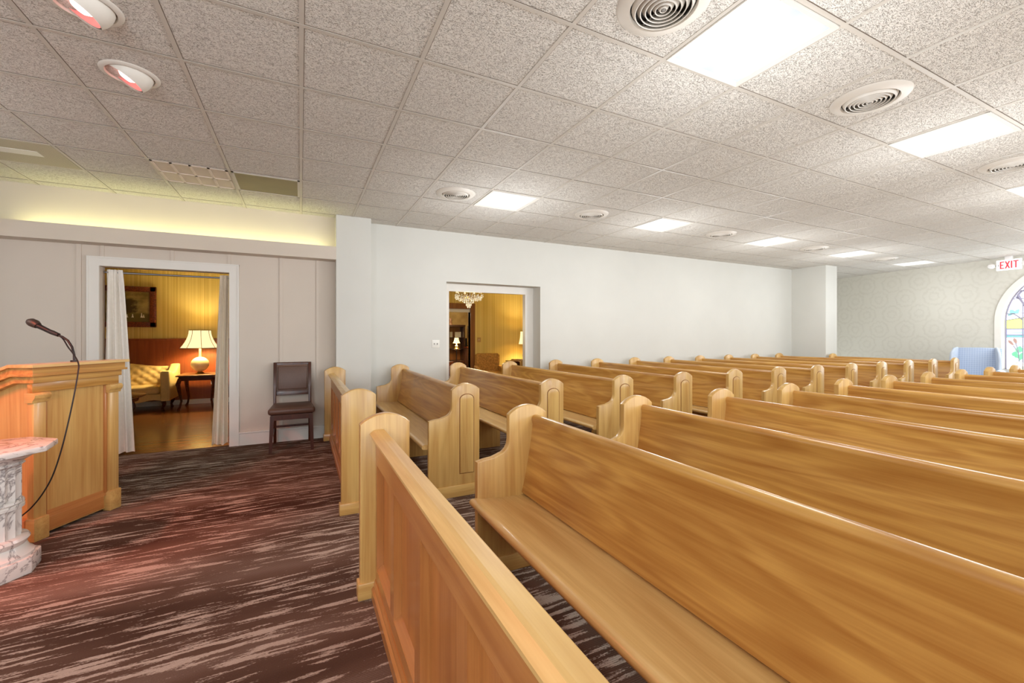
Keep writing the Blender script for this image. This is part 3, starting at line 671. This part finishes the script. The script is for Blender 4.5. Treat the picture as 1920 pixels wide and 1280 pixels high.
# crown moulding and slanted top: flat for .12 m then falling toward the speaker
def crown(z, out, th):
    return [(out, z), (-.12, z), (-D-out, z-.16), (-D-out, z-.16-th), (-.12, z-th), (out, z-th)]
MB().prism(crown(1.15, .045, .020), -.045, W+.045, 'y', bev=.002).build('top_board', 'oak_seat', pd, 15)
MB().prism(crown(1.131, .026, .045), -.026, W+.026, 'y', bev=.002).build('crown', 'oak_long', pd, 15)
MB().prism(crown(1.088, .036, .016), -.036, W+.036, 'y', bev=.002).prism(crown(1.073, .012, .045), -.012, W+.012, 'y', bev=.002).build('cove_moulding', 'oak_long', pd, 15)
# microphone on gooseneck
def unp(u, v, d):
    a = (u-960)/FPX; return Vector((math.cos(YAW)*a*d+math.sin(YAW)*d, -math.sin(YAW)*a*d+math.cos(YAW)*d, EYE-(v-HORIZON)/FPX*d))
dm = 3.05
mic = thing('microphone', 'black handheld microphone in a clip on a gooseneck above the podium', 'microphone', unp(137, 676, dm))
o0 = mic.location.copy(); q = lambda u, v: unp(u, v, dm)-o0
base = Vector(q(139, 678)); base.z = 1.15-o0.z+.0
MB().tube([base+Vector((0, 0, .0)), base+Vector((0, 0, .012))], .02, 16).build('flange', 'mic_black', mic)
MB().tube([base, q(139, 665), q(135, 650), q(127, 638), q(117, 631), q(108, 628)], .007, 10).build('gooseneck', 'mic_black', mic)
MB().tube([q(110, 628), q(98, 623), q(85, 618)], [.013, .016, .013], 12).build('clip', 'mic_black', mic)
MB().tube([q(107, 627), q(104, 626), q(72, 611), q(69, 609.5)], [.008, .012, .017, .019], 14).build('handle', 'mic_black', mic)
MB().tube([q(71, 610.5), q(66, 607), q(59, 604), q(54, 603), q(52, 603)], [.022, .029, .029, .021, .006], 18).build('mic_head', 'mic_grille', mic)
cab = [unp(108, 628, dm), unp(118, 635, dm), unp(128, 651, dm-.03), unp(138, 664, dm-.08), unp(147, 681, dm-.13), unp(146, 700, dm-.16), unp(138, 745, dm-.2), unp(126, 800, dm-.22), unp(113, 850, dm-.25), unp(98, 893, dm-.27), unp(80, 925, dm-.29), unp(60, 950, dm-.3), unp(42, 966, dm-.3), unp(20, 985, dm-.22)]
# smooth with Catmull-Rom
def cr(pts, n=6):
    out = []; P_ = [pts[0]]+pts+[pts[-1]]
    for i in range(1, len(P_)-2):
        for k in range(n):
            t_ = k/n; a, b, c, d = P_[i-1], P_[i], P_[i+1], P_[i+2]
            out.append(.5*((2*b)+(c-a)*t_+(2*a-5*b+4*c-d)*t_*t_+(3*b-a-3*c+d)*t_**3))
    return out+[pts[-1]]
tag(MB().tube(cr(cab), .0042, 6).build('microphone_cable', 'black_rubber'), 'thin black cable hanging from the microphone down the podium front', 'cable')

# ------------------------------------------------------------------ marble pedestal
pe = thing('marble_pedestal', 'white veined marble fluted pedestal with octagonal top at the left edge', 'pedestal', (-1.56, 3.425, 0), math.radians(8))
def octa(r, z0, z1, bev=.004): return [(r/math.cos(PI/8)*math.cos(PI/8+k*PI/4), r/math.cos(PI/8)*math.sin(PI/8+k*PI/4)) for k in range(8)]
MB().prism(octa(.19, 0, 0), 0, .09, 'z', bev=.005).build('base_slab', 'marble', pe, 30)
MB().lathe([(0, .09), (.178, .09), (.178, .105), (.158, .125), (.148, .15), (.144, .155), (.154, .17), (.162, .185), (.154, .20), (.135, .205), (0, .205)], 32).build('base_torus', 'marble', pe, 30)
fl_ = bmesh.new(); rings = []
for z in (.20, .40, .62):
    rings.append([fl_.verts.new(((.128-.016*abs(math.sin(k*PI/4)))*math.cos(2*PI*k/64), (.128-.016*abs(math.sin(k*PI/4)))*math.sin(2*PI*k/64), z)) for k in range(64)])
for A, B in zip(rings, rings[1:]):
    for k in range(64): fl_.faces.new((A[k], A[(k+1) % 64], B[(k+1) % 64], B[k]))
MB().add(fl_).lathe([(.126, .36), (.140, .365), (.140, .38), (.132, .385), (.140, .395), (.136, .405), (.126, .41)], 32).build('fluted_shaft', 'marble', pe, 30)
MB().lathe([(0, .60), (.128, .60), (.142, .612), (.132, .622), (.145, .632), (.180, .655), (.200, .672), (.200, .68), (0, .68)], 32).build('capital', 'marble', pe, 30)
MB().prism(octa(.255, 0, 0), .68, .715, 'z', bev=.008).build('top_slab', 'marble', pe, 30)

# ------------------------------------------------------------------ brown side chair (faces -Y)
ch = thing('side_chair', 'dark wood side chair with brown padded seat and back against the panelled wall', 'chair', (-.09, 5.80, 0))
for sx_ in (-1, 1):
    MB().loft([[(sx_*.20-.02, -.25, .42), (sx_*.20+.02, -.25, .42)], [(sx_*.215-.018, -.255, 0), (sx_*.215+.014, -.255, 0)]], (0, .036, 0)).build('leg', 'walnut', ch, 0)
    pts = [(.24, 0), (.275, 0), (.235, .42), (.245, .7), (.295, 1.0), (.270, 1.0), (.215, .7), (.198, .42)]
    MB().prism(pts, sx_*.195-.017, sx_*.195+.017, 'x', bev=.003).build('back_leg', 'walnut', ch, 30)
    MB().box(sx_*.205-.010, sx_*.205+.010, -.23, .24, .17, .195).build('side_stretcher', 'walnut', ch, 0)
MB().box(-.20, .20, .22, .24, .20, .225).build('rear_stretcher', 'walnut', ch, 0)
MB().box(-.215, .215, -.245, -.22, .37, .43).box(-.21, -.19, -.24, .23, .37, .43).box(.19, .21, -.24, .23, .37, .43).box(-.2, .2, .21, .235, .37, .43).build('seat_frame', 'walnut', ch, 0)
s_ = bmesh.new(); bmesh.ops.create_cube(s_, size=1); 
for v in s_.verts: v.co = Vector((v.co.x*(.49 if v.co.y < 0 else .43), v.co.y*.50-.01, v.co.z*.075+.468))
bmesh.ops.bevel(s_, geom=list(s_.edges), offset=.03, segments=4, profile=.5, affect='EDGES'); MB().add(s_).build('seat_cushion', 'leather', ch, 60)
def back_y(z): return .215+.012+(z-.55)*.14 if z > .55 else .227
def slab(x0, x1, z0, z1, off, th, mat, name, par, bev):
    ya, yb2 = back_y(z0)+off, back_y(z1)+off; q = bmesh.new(); bmesh.ops.create_cube(q, size=1)
    for v in q.verts: v.co = Vector((x0 if v.co.x < 0 else x1, (ya if v.co.z < 0 else yb2)+(0 if v.co.y < 0 else th), z0 if v.co.z < 0 else z1))
    bmesh.ops.bevel(q, geom=list(q.edges), offset=bev, segments=3, profile=.5, affect='EDGES'); return MB().add(q).build(name, mat, par, 50)
slab(-.205, .205, .965, 1.0, -.004, .03, 'walnut', 'top_rail', ch, .004); slab(-.19, .19, .595, .655, -.004, .03, 'walnut', 'lower_rail', ch, .004)
slab(-.165, .165, .665, .955, -.022, .03, 'leather', 'back_pad', ch, .012)
slab(-.18, .18, .65, .97, 0, .02, 'leather_piping', 'back_board', ch, .004)

# ------------------------------------------------------------------ doorway curtains and rod
tag(MB().tube([(DX0, YL+.10, 2.035), (DX1, YL+.10, 2.035)], .011, 10).build('curtain_rod', 'steel'), 'thin metal curtain rod across the doorway with the lounge behind', 'curtain rod')
def curtain(x_top, x_bot, name, mat, label, folds, z0, seed):
    rows = []; n = 60; rnd = random.Random(seed); ph = rnd.random()*6
    for i in range(25):
        z = 2.065-(2.065-z0)*i/24; f = i/24; xa = x_top[0]+(x_bot[0]-x_top[0])*f; xb = x_top[1]+(x_bot[1]-x_top[1])*f; row = []
        for k in range(n+1):
            u = k/n; amp = (.022+.012*f)*min(1, f*8+.45)
            row.append((xa+(xb-xa)*u, YL+.075+amp*math.sin(u*folds*2*PI+ph+.4*math.sin(f*3))+.006*math.sin(u*31+f*5)-.05*f*f, z+.010*math.sin(u*9+ph)*(f > .9)))
        rows.append(row)
    o = MB().loft(rows, (0, .004, 0)).build(name, mat, None, 60); return tag(o, label, 'curtain', 'doorway curtains')
curtain((-1.92, -1.785), (-1.95, -1.67), 'curtain', 'curtain', 'long off white curtain gathered at the left side of the lounge doorway', 3.2, .035, 1)
curtain((-.875, -.785), (-.95, -.785), 'curtain', 'curtain_cream', 'narrow cream curtain drawn to the right side of the lounge doorway', 2.6, .03, 2)

# switch plate on the nave wall
sp = thing('switch_plate', 'white wall plate with two toggles left of the deep doorway', 'light switch', (1.80, YR, 1.21))
MB().box(-.058, .058, -.007, 0, -.058, .058, .002).build('plate', 'plate_white', sp, 30)
for x_ in (-.022, .022): MB().box(x_-.005, x_+.005, -.016, -.006, -.012, .012, .001).build('toggle', 'vent_grey', sp, 30)

# ------------------------------------------------------------------ lounge behind the curtained doorway
pf = thing('framed_painting', 'dark landscape painting in a carved reddish frame on the lounge wall', 'painting', (-2.93, LZ, 1.867))
hw, hh = .48, .38
for pts_ in ((-hw, hw, hh-.10, hh), (-hw, hw, -hh, -hh+.10), (-hw, -hw+.10, -hh, hh), (hw-.10, hw, -hh, hh)):
    MB().box(pts_[0], pts_[1], -.05, -.002, pts_[2], pts_[3], .012).build('frame_moulding', 'gilt_frame', pf, 40)
MB().box(-hw+.08, hw-.08, -.025, -.005, -hh+.08, hh-.08).build('canvas', 'landscape', pf, 0)
fg = MB()
for x_, hgt in ((.13, .07), (.26, .09), (.29, .06), (.05, .06)): fg.lathe([(.018, 0), (.006, hgt*.6), (.008, hgt*.8), (0, hgt)], 8, mat=Matrix.Translation((x_, -.026, -.20)) @ Matrix.Diagonal((1, .2, 1, 1)))
fg.build('painted_figures', 'paper', pf)
# sofa: camel back, tufted; local: front -y, right end x=0
sf = thing('sofa', 'cream tufted camelback loveseat with dark carved legs in the lounge', 'sofa', (-2.92, 9.82, 0))
Ws = .78
def top(u): return .74+.07*math.exp(-((u)/.42)**2)
rows = []
for i in range(22):
    f = i/21; row = []
    for k in range(61):
        x_ = -Ws+.06+(2*Ws-.12)*k/60; zt = top(x_/Ws); z = .40+(zt-.40)*f
        a_ = x_/.17; b_ = (z-.40)/.13; s1_ = (a_+b_) % 1; s2_ = (a_-b_) % 1
        dd = min(s1_, 1-s1_)*min(1, 9) ; d2_ = min(s2_, 1-s2_)
        puff = .035*(min(dd, .5)*min(d2_, .5)*4)**.5
        row.append((x_, .20+.10*f-puff-.02*math.sin(PI*f), z))
    rows.append(row)
MB().loft(rows, (0, .12, 0)).build('back_cushion', 'cream_fabric', sf, 60)
pr = [(-Ws, .36)]+[(x_*Ws/10, top(x_/10)+.015) for x_ in range(-10, 11)]+[(Ws, .36)]
MB().prism(pr, .30, .40, 'y', bev=.02, caps_only=True).build('back_frame', 'cream_fabric', sf, 50)
MB().box(-Ws+.1, Ws-.1, -.30, .24, .30, .43, .035, 4).build('seat_cushion', 'cream_fabric', sf, 60)
fr_ = [(-Ws, .19)]+[(-Ws+2*Ws*k/20, .20-.03*math.sin(PI*k/20)-.015*math.cos(k*PI/2.5)) for k in range(21)]+[(Ws, .30), (-Ws, .30)]
MB().prism(fr_[1:], -.32, .36, 'y').build('base_frame', 'cream_fabric', sf, 50)
for sx_ in (-1, 1):
    arm = [(-.34, .18), (-.36, .45), (-.37, .64), (-.34, .70), (-.26, .71), (-.10, .66), (.10, .68), (.30, .80), (.40, .80), (.40, .18)]
    x0_ = sx_*Ws; MB().prism(arm, x0_-.07, x0_+.07, 'x', bev=.03, seg=3, caps_only=True).build('arm', 'cream_fabric', sf, 50)
for sx_ in (-1, 1):
    for yy in (-.28, .30): MB().tube([(sx_*(Ws-.04), yy, .20), (sx_*(Ws-.02), yy-.03, .12), (sx_*(Ws-.05), yy, .05), (sx_*(Ws-.03), yy-.03, .0)], [.04, .03, .017, .025], 8).build('leg', 'mahogany', sf)
# side table
tbx, tby = -1.69, 9.80
ta = thing('side_table', 'dark carved side table with a light edged top beside the loveseat', 'side table', (tbx, tby, 0))
MB().box(-.30, .30, -.36, .34, .595, .62, .008).build('table_top', 'casing_brown', ta, 30)
MB().box(-.26, .26, -.32, .30, .52, .596).build('apron', 'mahogany', ta, 0)
for sx_ in (-1, 1):
    for sy_ in (-1, 1):
        X_, Y_ = sx_*.24, sy_*.30-.01; MB().tube([(X_, Y_, .56), (X_*1.12, Y_*1.06, .46), (X_*1.05, Y_, .34), (X_*.93, Y_*.95, .16), (X_*1.0, Y_, .06), (X_*1.1, Y_*1.06, .0)], [.035, .038, .028, .018, .016, .026], 8).build('leg', 'mahogany', ta)
# lamps
def lamp(name, loc, label, rs, rt, zb, zt, rg, zg, ribs=True):
    r = thing(name, label, 'table lamp', loc)
    MB().lathe([(0, 0), (.075, 0), (.075, .012), (.05, .03), (.04, .04), (0, .04)], 24).build('lamp_base', 'brass', r)
    MB().sphere((0, 0, zg), rg, (1, 1, .93), 28, 18).build('globe', 'porcelain', r, 60)
    MB().lathe([(0, zg+rg*.9), (.022, zg+rg*.9), (.018, zg+rg*.9+.05), (.02, zb+.05), (0, zb+.05)], 14).build('neck', 'porcelain', r)
    n = 6
    pf_ = [(rs-(rs-rt)*(1-(1-k/n)**1.9), zb+(zt-zb)*k/n) for k in range(n+1)]
    b = MB(); b.lathe(pf_+[(x_-.004, z_) for x_, z_ in pf_[::-1]], 24, close=True); sh = b.build('lamp_shade', 'lamp_shade', r, 60)
    if ribs:
        rb = MB()
        for k in range(8): a_ = 2*PI*k/8+.25; rb.tube([((x_+.003)*math.cos(a_), (x_+.003)*math.sin(a_), z_) for x_, z_ in pf_], .004, 5)
        for (x_, z_) in (pf_[0], pf_[-1]): rb.lathe([(x_+.004, z_-.005), (x_+.004, z_+.005), (x_-.006, z_+.005), (x_-.006, z_-.005)], 24, close=True)
        rb.build('shade_piping', 'brass', sh)
    light(name+'_bulb', 'POINT', (loc[0], loc[1], loc[2]+(zb+zt)/2), LAMP_WATTS, (1, .80, .46), shadow_soft_size=.05)
    return r
lamp('table_lamp', (tbx, tby, .62), 'glowing table lamp with flared ribbed shade and cream globe base in the lounge', .30, .17, .48, .81, .145, .18)
# outlet, coffee table
ol = thing('wall_outlet', 'small white outlet low on the lounge wainscot behind the side table', 'outlet', (-1.56, LZ-.02, .42)); MB().box(-.035, .035, -.006, 0, -.055, .055, .002).build('plate', 'plate_white', ol); MB().box(-.015, .015, -.009, -.005, .012, .035).box(-.015, .015, -.009, -.005, -.035, -.012).build('socket', 'vent_grey', ol)
ct = thing('coffee_table', 'low oval wooden coffee table mostly behind the long curtain', 'coffee table', (-2.52, 8.2, 0))
MB().lathe([(0, .42), (.40, .42), (.43, .435), (.43, .45), (.40, .455), (0, .455)], 40).build('table_top', 'casing_brown', ct, 30)
MB().lathe([(0, .36), (.34, .36), (.36, .42), (0, .42)], 40).build('apron', 'mahogany', ct, 30)
for k in range(4): a_ = PI/4+k*PI/2; MB().tube([(.30*math.cos(a_), .30*math.sin(a_), .37), (.33*math.cos(a_), .33*math.sin(a_), .25), (.26*math.cos(a_), .26*math.sin(a_), .1), (.31*math.cos(a_), .31*math.sin(a_), 0)], [.03, .026, .016, .022], 8).build('leg', 'mahogany', ct)

# ------------------------------------------------------------------ room behind the deep doorway
def bpoint(u, Y):   # x on plane Y for pixel column u
    a = (u-960)/FPX; return Y*(math.cos(YAW)*a+math.sin(YAW))/(-math.sin(YAW)*a+math.cos(YAW))
cx_ = bpoint(879, 8.1)
cd = thing('chandelier', 'crystal chandelier hanging in the yellow room beyond the deep doorway', 'chandelier', (cx_, 8.1, 2.6))
MB().lathe([(0, 0), (.08, 0), (.08, -.02), (.03, -.05), (0, -.05)], 20).build('canopy', 'brass', cd)
MB().tube([(0, 0, -.04), (0, 0, -.60)], .010, 8).build('stem', 'brass', cd)
for k in range(8):
    a_ = k*PI/4; arm = MB().tube([(0, 0, -.45), (.10*math.cos(a_), .10*math.sin(a_), -.52), (.20*math.cos(a_), .20*math.sin(a_), -.50), (.25*math.cos(a_), .25*math.sin(a_), -.42)], .007, 6).build('arm', 'brass', cd)
    MB().lathe([(0, -.42), (.03, -.41), (.012, -.36), (.012, -.32), (0, -.30)], 10, mat=Matrix.Translation((.25*math.cos(a_), .25*math.sin(a_), 0))).build('candle_bulb', 'lamp_shade_dim', arm)
rnd = random.Random(5)
for ring, (rr, zz, nn) in enumerate(((.28, -.50, 34), (.24, -.54, 28), (.17, -.56, 22), (.10, -.60, 14), (.05, -.65, 9), (.03, -.69, 5))):
    cm = MB()
    for k in range(nn):
        a_ = 2*PI*k/nn+ring; r_ = rr*(1+.12*(rnd.random()-.5)); z_ = zz+.03*(rnd.random()-.5); s2 = .012+.006*rnd.random()
        cm.lathe([(0, -s2*1.9), (s2*.75, 0), (0, s2*1.4)], 6, mat=Matrix.Translation((r_*math.cos(a_), r_*math.sin(a_), z_)))
        cm.lathe([(0, -s2*1.2), (s2*.6, 0), (0, s2)], 5, mat=Matrix.Translation((r_*math.cos(a_), r_*math.sin(a_), z_+.035)))
    cm.build('crystal_ring', 'crystal', cd, 0)
light('chandelier_glow', 'POINT', (cx_, 8.1, 1.55), 30, (1, .84, .52), shadow_soft_size=.2)
# armchair with patterned brown cover
x_ = bpoint(920, 9.75)-.04
ac = thing('armchair', 'low armchair in mottled gold brown velvet against the yellow wall', 'armchair', (x_, 9.75, 0), math.radians(-14))
MB().prism([(-.33, .36), (-.31, .84), (-.26, .88), (.26, .88), (.31, .84), (.30, .36)], .22, .36, 'y', bev=.03, seg=3, caps_only=True).build('backrest', 'brown_velvet', ac, 50)
MB().box(-.29, .29, -.32, .26, .28, .45, .04, 3).build('seat', 'brown_velvet', ac, 50)
for sx_ in (-1, 1):
    MB().prism([(-.30, .18), (-.32, .50), (-.24, .56), (.28, .58), (.34, .18)], sx_*.30-.045, sx_*.30+.045, 'x', bev=.02, caps_only=True).build('arm', 'brown_velvet', ac, 50)
    for yy in (-.26, .28): MB().tube([(sx_*.28, yy, .2), (sx_*.28, yy, 0)], [.028, .016], 8).build('leg', 'mahogany', ac)
MB().box(-.30, .30, -.30, .32, .18, .30, .01).build('frame', 'brown_velvet', ac, 30)
# desk with lamp, box
x0_ = bpoint(957, 9.5)
dk = thing('writing_desk', 'dark wooden desk under the lit lamp at the right of the deep doorway', 'desk', (x0_+.62, 9.75, 0))
MB().box(-.5, .5, -.28, .30, .665, .69, .006).build('desk_top', 'mahogany', dk, 30); MB().box(-.47, .47, -.25, .27, .58, .666).build('apron', 'dark_wood_far', dk, 0)
for sx_ in (-1, 1):
    for sy_ in (-1, 1): MB().tube([(sx_*.44, .01+sy_*.23, .6), (sx_*.44, .01+sy_*.23, 0)], [.026, .016], 8).build('leg', 'mahogany', dk)
lx = bpoint(986, 9.75)
lamp('table_lamp', (lx, 9.75, .69), 'small pale shaded table lamp on the desk, cut off by the door jamb', .185, .14, .42, .74, .09, .13, False)
bx = thing('book_stack', 'low stack of tan books on the desk left of the lamp', 'books', (bpoint(969, 9.6), 9.6, .69)); MB().box(-.14, .14, -.1, .1, 0, .028, .003).build('lower_book', 'book_tan', bx); MB().box(-.11, .12, -.08, .09, .028, .052, .003).build('upper_book', 'casing_brown', bx)
# pulled chair in front of desk
xx = bpoint(980, 8.6); dc = thing('desk_chair', 'brown chair back just inside the deep doorway at its right jamb', 'chair', (xx+.12, 8.75, 0))
MB().prism([(-.2, .40), (-.2, .74), (-.16, .79), (.16, .79), (.2, .74), (.2, .40)], -.20, -.16, 'y', bev=.01, caps_only=True).build('backrest', 'book_tan', dc)
MB().box(-.21, .21, -.18, .22, .42, .47, .015).build('seat', 'brown_velvet', dc)
for sx_ in (-1, 1):
    for sy_ in (-1, 1): MB().tube([(sx_*.18, .02+sy_*.17, .43), (sx_*.19, .02+sy_*.18, 0)], [.02, .014], 8).build('leg', 'mahogany', dc)
sw = thing('switch_plate', 'pale switch plate on the yellow wall beside the brown door casing', 'light switch', (bpoint(898, LZ), LZ, 1.22)); MB().box(-.05, .05, -.006, 0, -.06, .06, .002).build('plate', 'book_tan', sw); MB().box(-.006, .006, -.014, -.005, -.012, .012).build('toggle', 'paper', sw)
# study beyond
cb_x = bpoint(853, 12.9)
cb = thing('curio_cabinet', 'tall dark glass fronted curio cabinet in the farthest room', 'cabinet', (cb_x, 12.9, 0))
MB().box(-.28, .28, -.20, .20, 1.60, 1.66, .006).build('cornice', 'dark_wood_far', cb); MB().box(-.27, .27, -.19, .19, 0, .55).build('base', 'dark_wood_far', cb, 0)
for sx_ in (-1, 1): MB().box(sx_*.25-.02, sx_*.25+.02, -.19, .19, .55, 1.6).build('side', 'dark_wood_far', cb, 0)
MB().box(-.23, .23, .16, .19, .55, 1.6).build('back', 'casing_brown', cb, 0)
for z in (.9, 1.25): MB().box(-.23, .23, -.17, .17, z, z+.02).build('shelf', 'dark_wood_far', cb, 0)
for x2 in (-.13, .05, .15): MB().box(x2-.05, x2+.05, .0, .01, 1.27, 1.44).build('picture', 'frame_silver', cb, 0)
fgn = tag(MB().lathe([(0, 0), (.06, 0), (.05, .03), (.035, .10), (.055, .14), (.03, .20), (0, .22)], 14).build('figurine', 'figurine', None, 50, loc=(cb_x-.14, 12.9, 1.66)), 'small brown bust figurine on top of the curio cabinet', 'figurine')
st_x = bpoint(856, 12.2)
sl = thing('lamp_stand', 'slim dark stand holding the small lamp in the farthest room', 'side table', (st_x, 12.2, 0)); MB().lathe([(0, .9), (.13, .9), (.14, .92), (0, .93)], 20).build('top', 'dark_wood_far', sl); MB().tube([(0, 0, .9), (0, 0, .02)], .02).lathe([(0, 0), (.14, 0), (.12, .02), (0, .03)], 20).build('pedestal', 'dark_wood_far', sl)
lamp('table_lamp', (st_x, 12.2, .93), 'tiny cream shaded lamp in front of the curio cabinet', .11, .06, .17, .33, .04, .075, False)
ds_x = bpoint(876, 12.6)
ds = thing('dresser', 'dark chest with framed photographs on it in the farthest room', 'dresser', (ds_x+.16, 12.35, 0)); MB().box(-.26, .26, -.22, .22, .03, .95, .004).build('body', 'dark_wood_far', ds); MB().box(-.28, .28, -.24, .24, .95, .98, .004).build('top', 'mahogany', ds)
for z in (.12, .40, .68): MB().box(-.23, .23, -.235, -.22, z, z+.24, .003).build('drawer', 'mahogany', ds)
for k, (dx, hh_) in enumerate(((-.14, .20), (.02, .15))):
    p_ = thing('photo_frame', ['taller silver photo frame on the dark chest', 'shorter silver photo frame on the dark chest'][k], 'photo frame', (ds_x+.16+dx, 12.3, .98), group='photo frames on the chest'); MB().box(-.06, .06, -.008, .008, 0, hh_, .002).build('frame', 'frame_silver', p_); MB().box(-.04, .04, -.010, -.007, .02, hh_-.02).build('picture', 'dark_void', p_)
tv = thing('wall_screen', 'glowing bluish screen on the study wall seen past the brown casing', 'screen', (bpoint(878, 13.3), 13.3, 1.44), math.radians(70)); MB().box(-.3, .3, -.03, .03, -.2, .2, .004).build('bezel', 'black_rubber', tv); MB().box(-.27, .27, -.033, -.029, -.17, .17).build('display', 'screen_blue', tv, 0)
MB().box(-.02, .02, .03, .10, -.78, -.2).box(-.12, .12, -.04, .14, -.46, -.44).build('stand', 'black_rubber', tv, 0)
af = thing('patterned_chair', 'dark floral armchair low at the left jamb of the deep doorway', 'armchair', (bpoint(842, 9.1), 9.1, 0), math.radians(20))
MB().prism([(-.3, .30), (-.28, .74), (.28, .74), (.3, .30)], .18, .30, 'y', bev=.03, caps_only=True).build('backrest', 'gilt_frame', af); MB().box(-.29, .29, -.28, .2, .15, .42, .03).build('seat', 'gilt_frame', af)
for sx_ in (-1, 1):
    for yy in (-.22, .22): MB().tube([(sx_*.24, yy, .17), (sx_*.24, yy, 0)], [.025, .016], 8).build('leg', 'mahogany', af)
light('study_fill', 'POINT', (3.6, 12.0, 2.3), 80, (1, .86, .6), shadow_soft_size=.3)  # unseen fill lamp added to brighten the far study

# ------------------------------------------------------------------ blue wingback by the window (faces the pews)
wx, wy = unp(1826, 700, 8.35).x, unp(1826, 700, 8.35).y
wg = thing('wingback_chair', 'pale blue checked wingback armchair below the papered wall by the window', 'armchair', (wx, wy, 0), math.atan2(wy, wx)-.1); wg.scale = (.9, .9, 1)
# local: faces -x
rows = []
for i in range(15):
    f = i/14; z = .42+.66*f
    rows.append([(.26+.13*f-.03*math.sin(PI*(k/20)), -.37+.74*k/20, z+(.012*math.sin(PI*k/20) if i == 14 else 0)) for k in range(21)])
MB().loft(rows, (.10, 0, 0)).build('backrest', 'blue_check', wg, 60)
for s_ in (-1, 1):
    wgp = [(.42, .60), (.47, 1.07), (.40, 1.10), (.26, 1.08), (.12, 1.00), (.08, .88), (.10, .74), (.06, .66), (.2, .60)]
    MB().prism(wgp, -.025, .025, 'y', bev=.02, seg=3, caps_only=True, mat=Matrix.Translation((0, s_*.385, 0)) @ Matrix.Rotation(s_*-.22, 4, 'Z')).build('wing', 'blue_plain', wg, 50)
    MB().box(-.36, .34, s_*.36-.05, s_*.36+.05, .22, .56, .01).lathe([(0, -.38), (.08, -.37), (.085, -.3), (.08, .3), (0, .3)], 20, mat=Matrix.Translation((0, s_*.37, .60)) @ Matrix.Rotation(PI/2, 4, 'Y')).build('arm', 'blue_plain', wg, 50)
    for xx_ in (-.30, .36): MB().tube([(xx_, s_*.33, .2), (xx_, s_*.33, 0)], [.03, .018], 8).build('leg', 'walnut', wg)
MB().box(-.36, .30, -.31, .31, .34, .48, .04, 3).build('seat_cushion', 'blue_check', wg, 50); MB().box(-.34, .40, -.32, .32, .18, .36, .01).build('base', 'blue_check', wg)
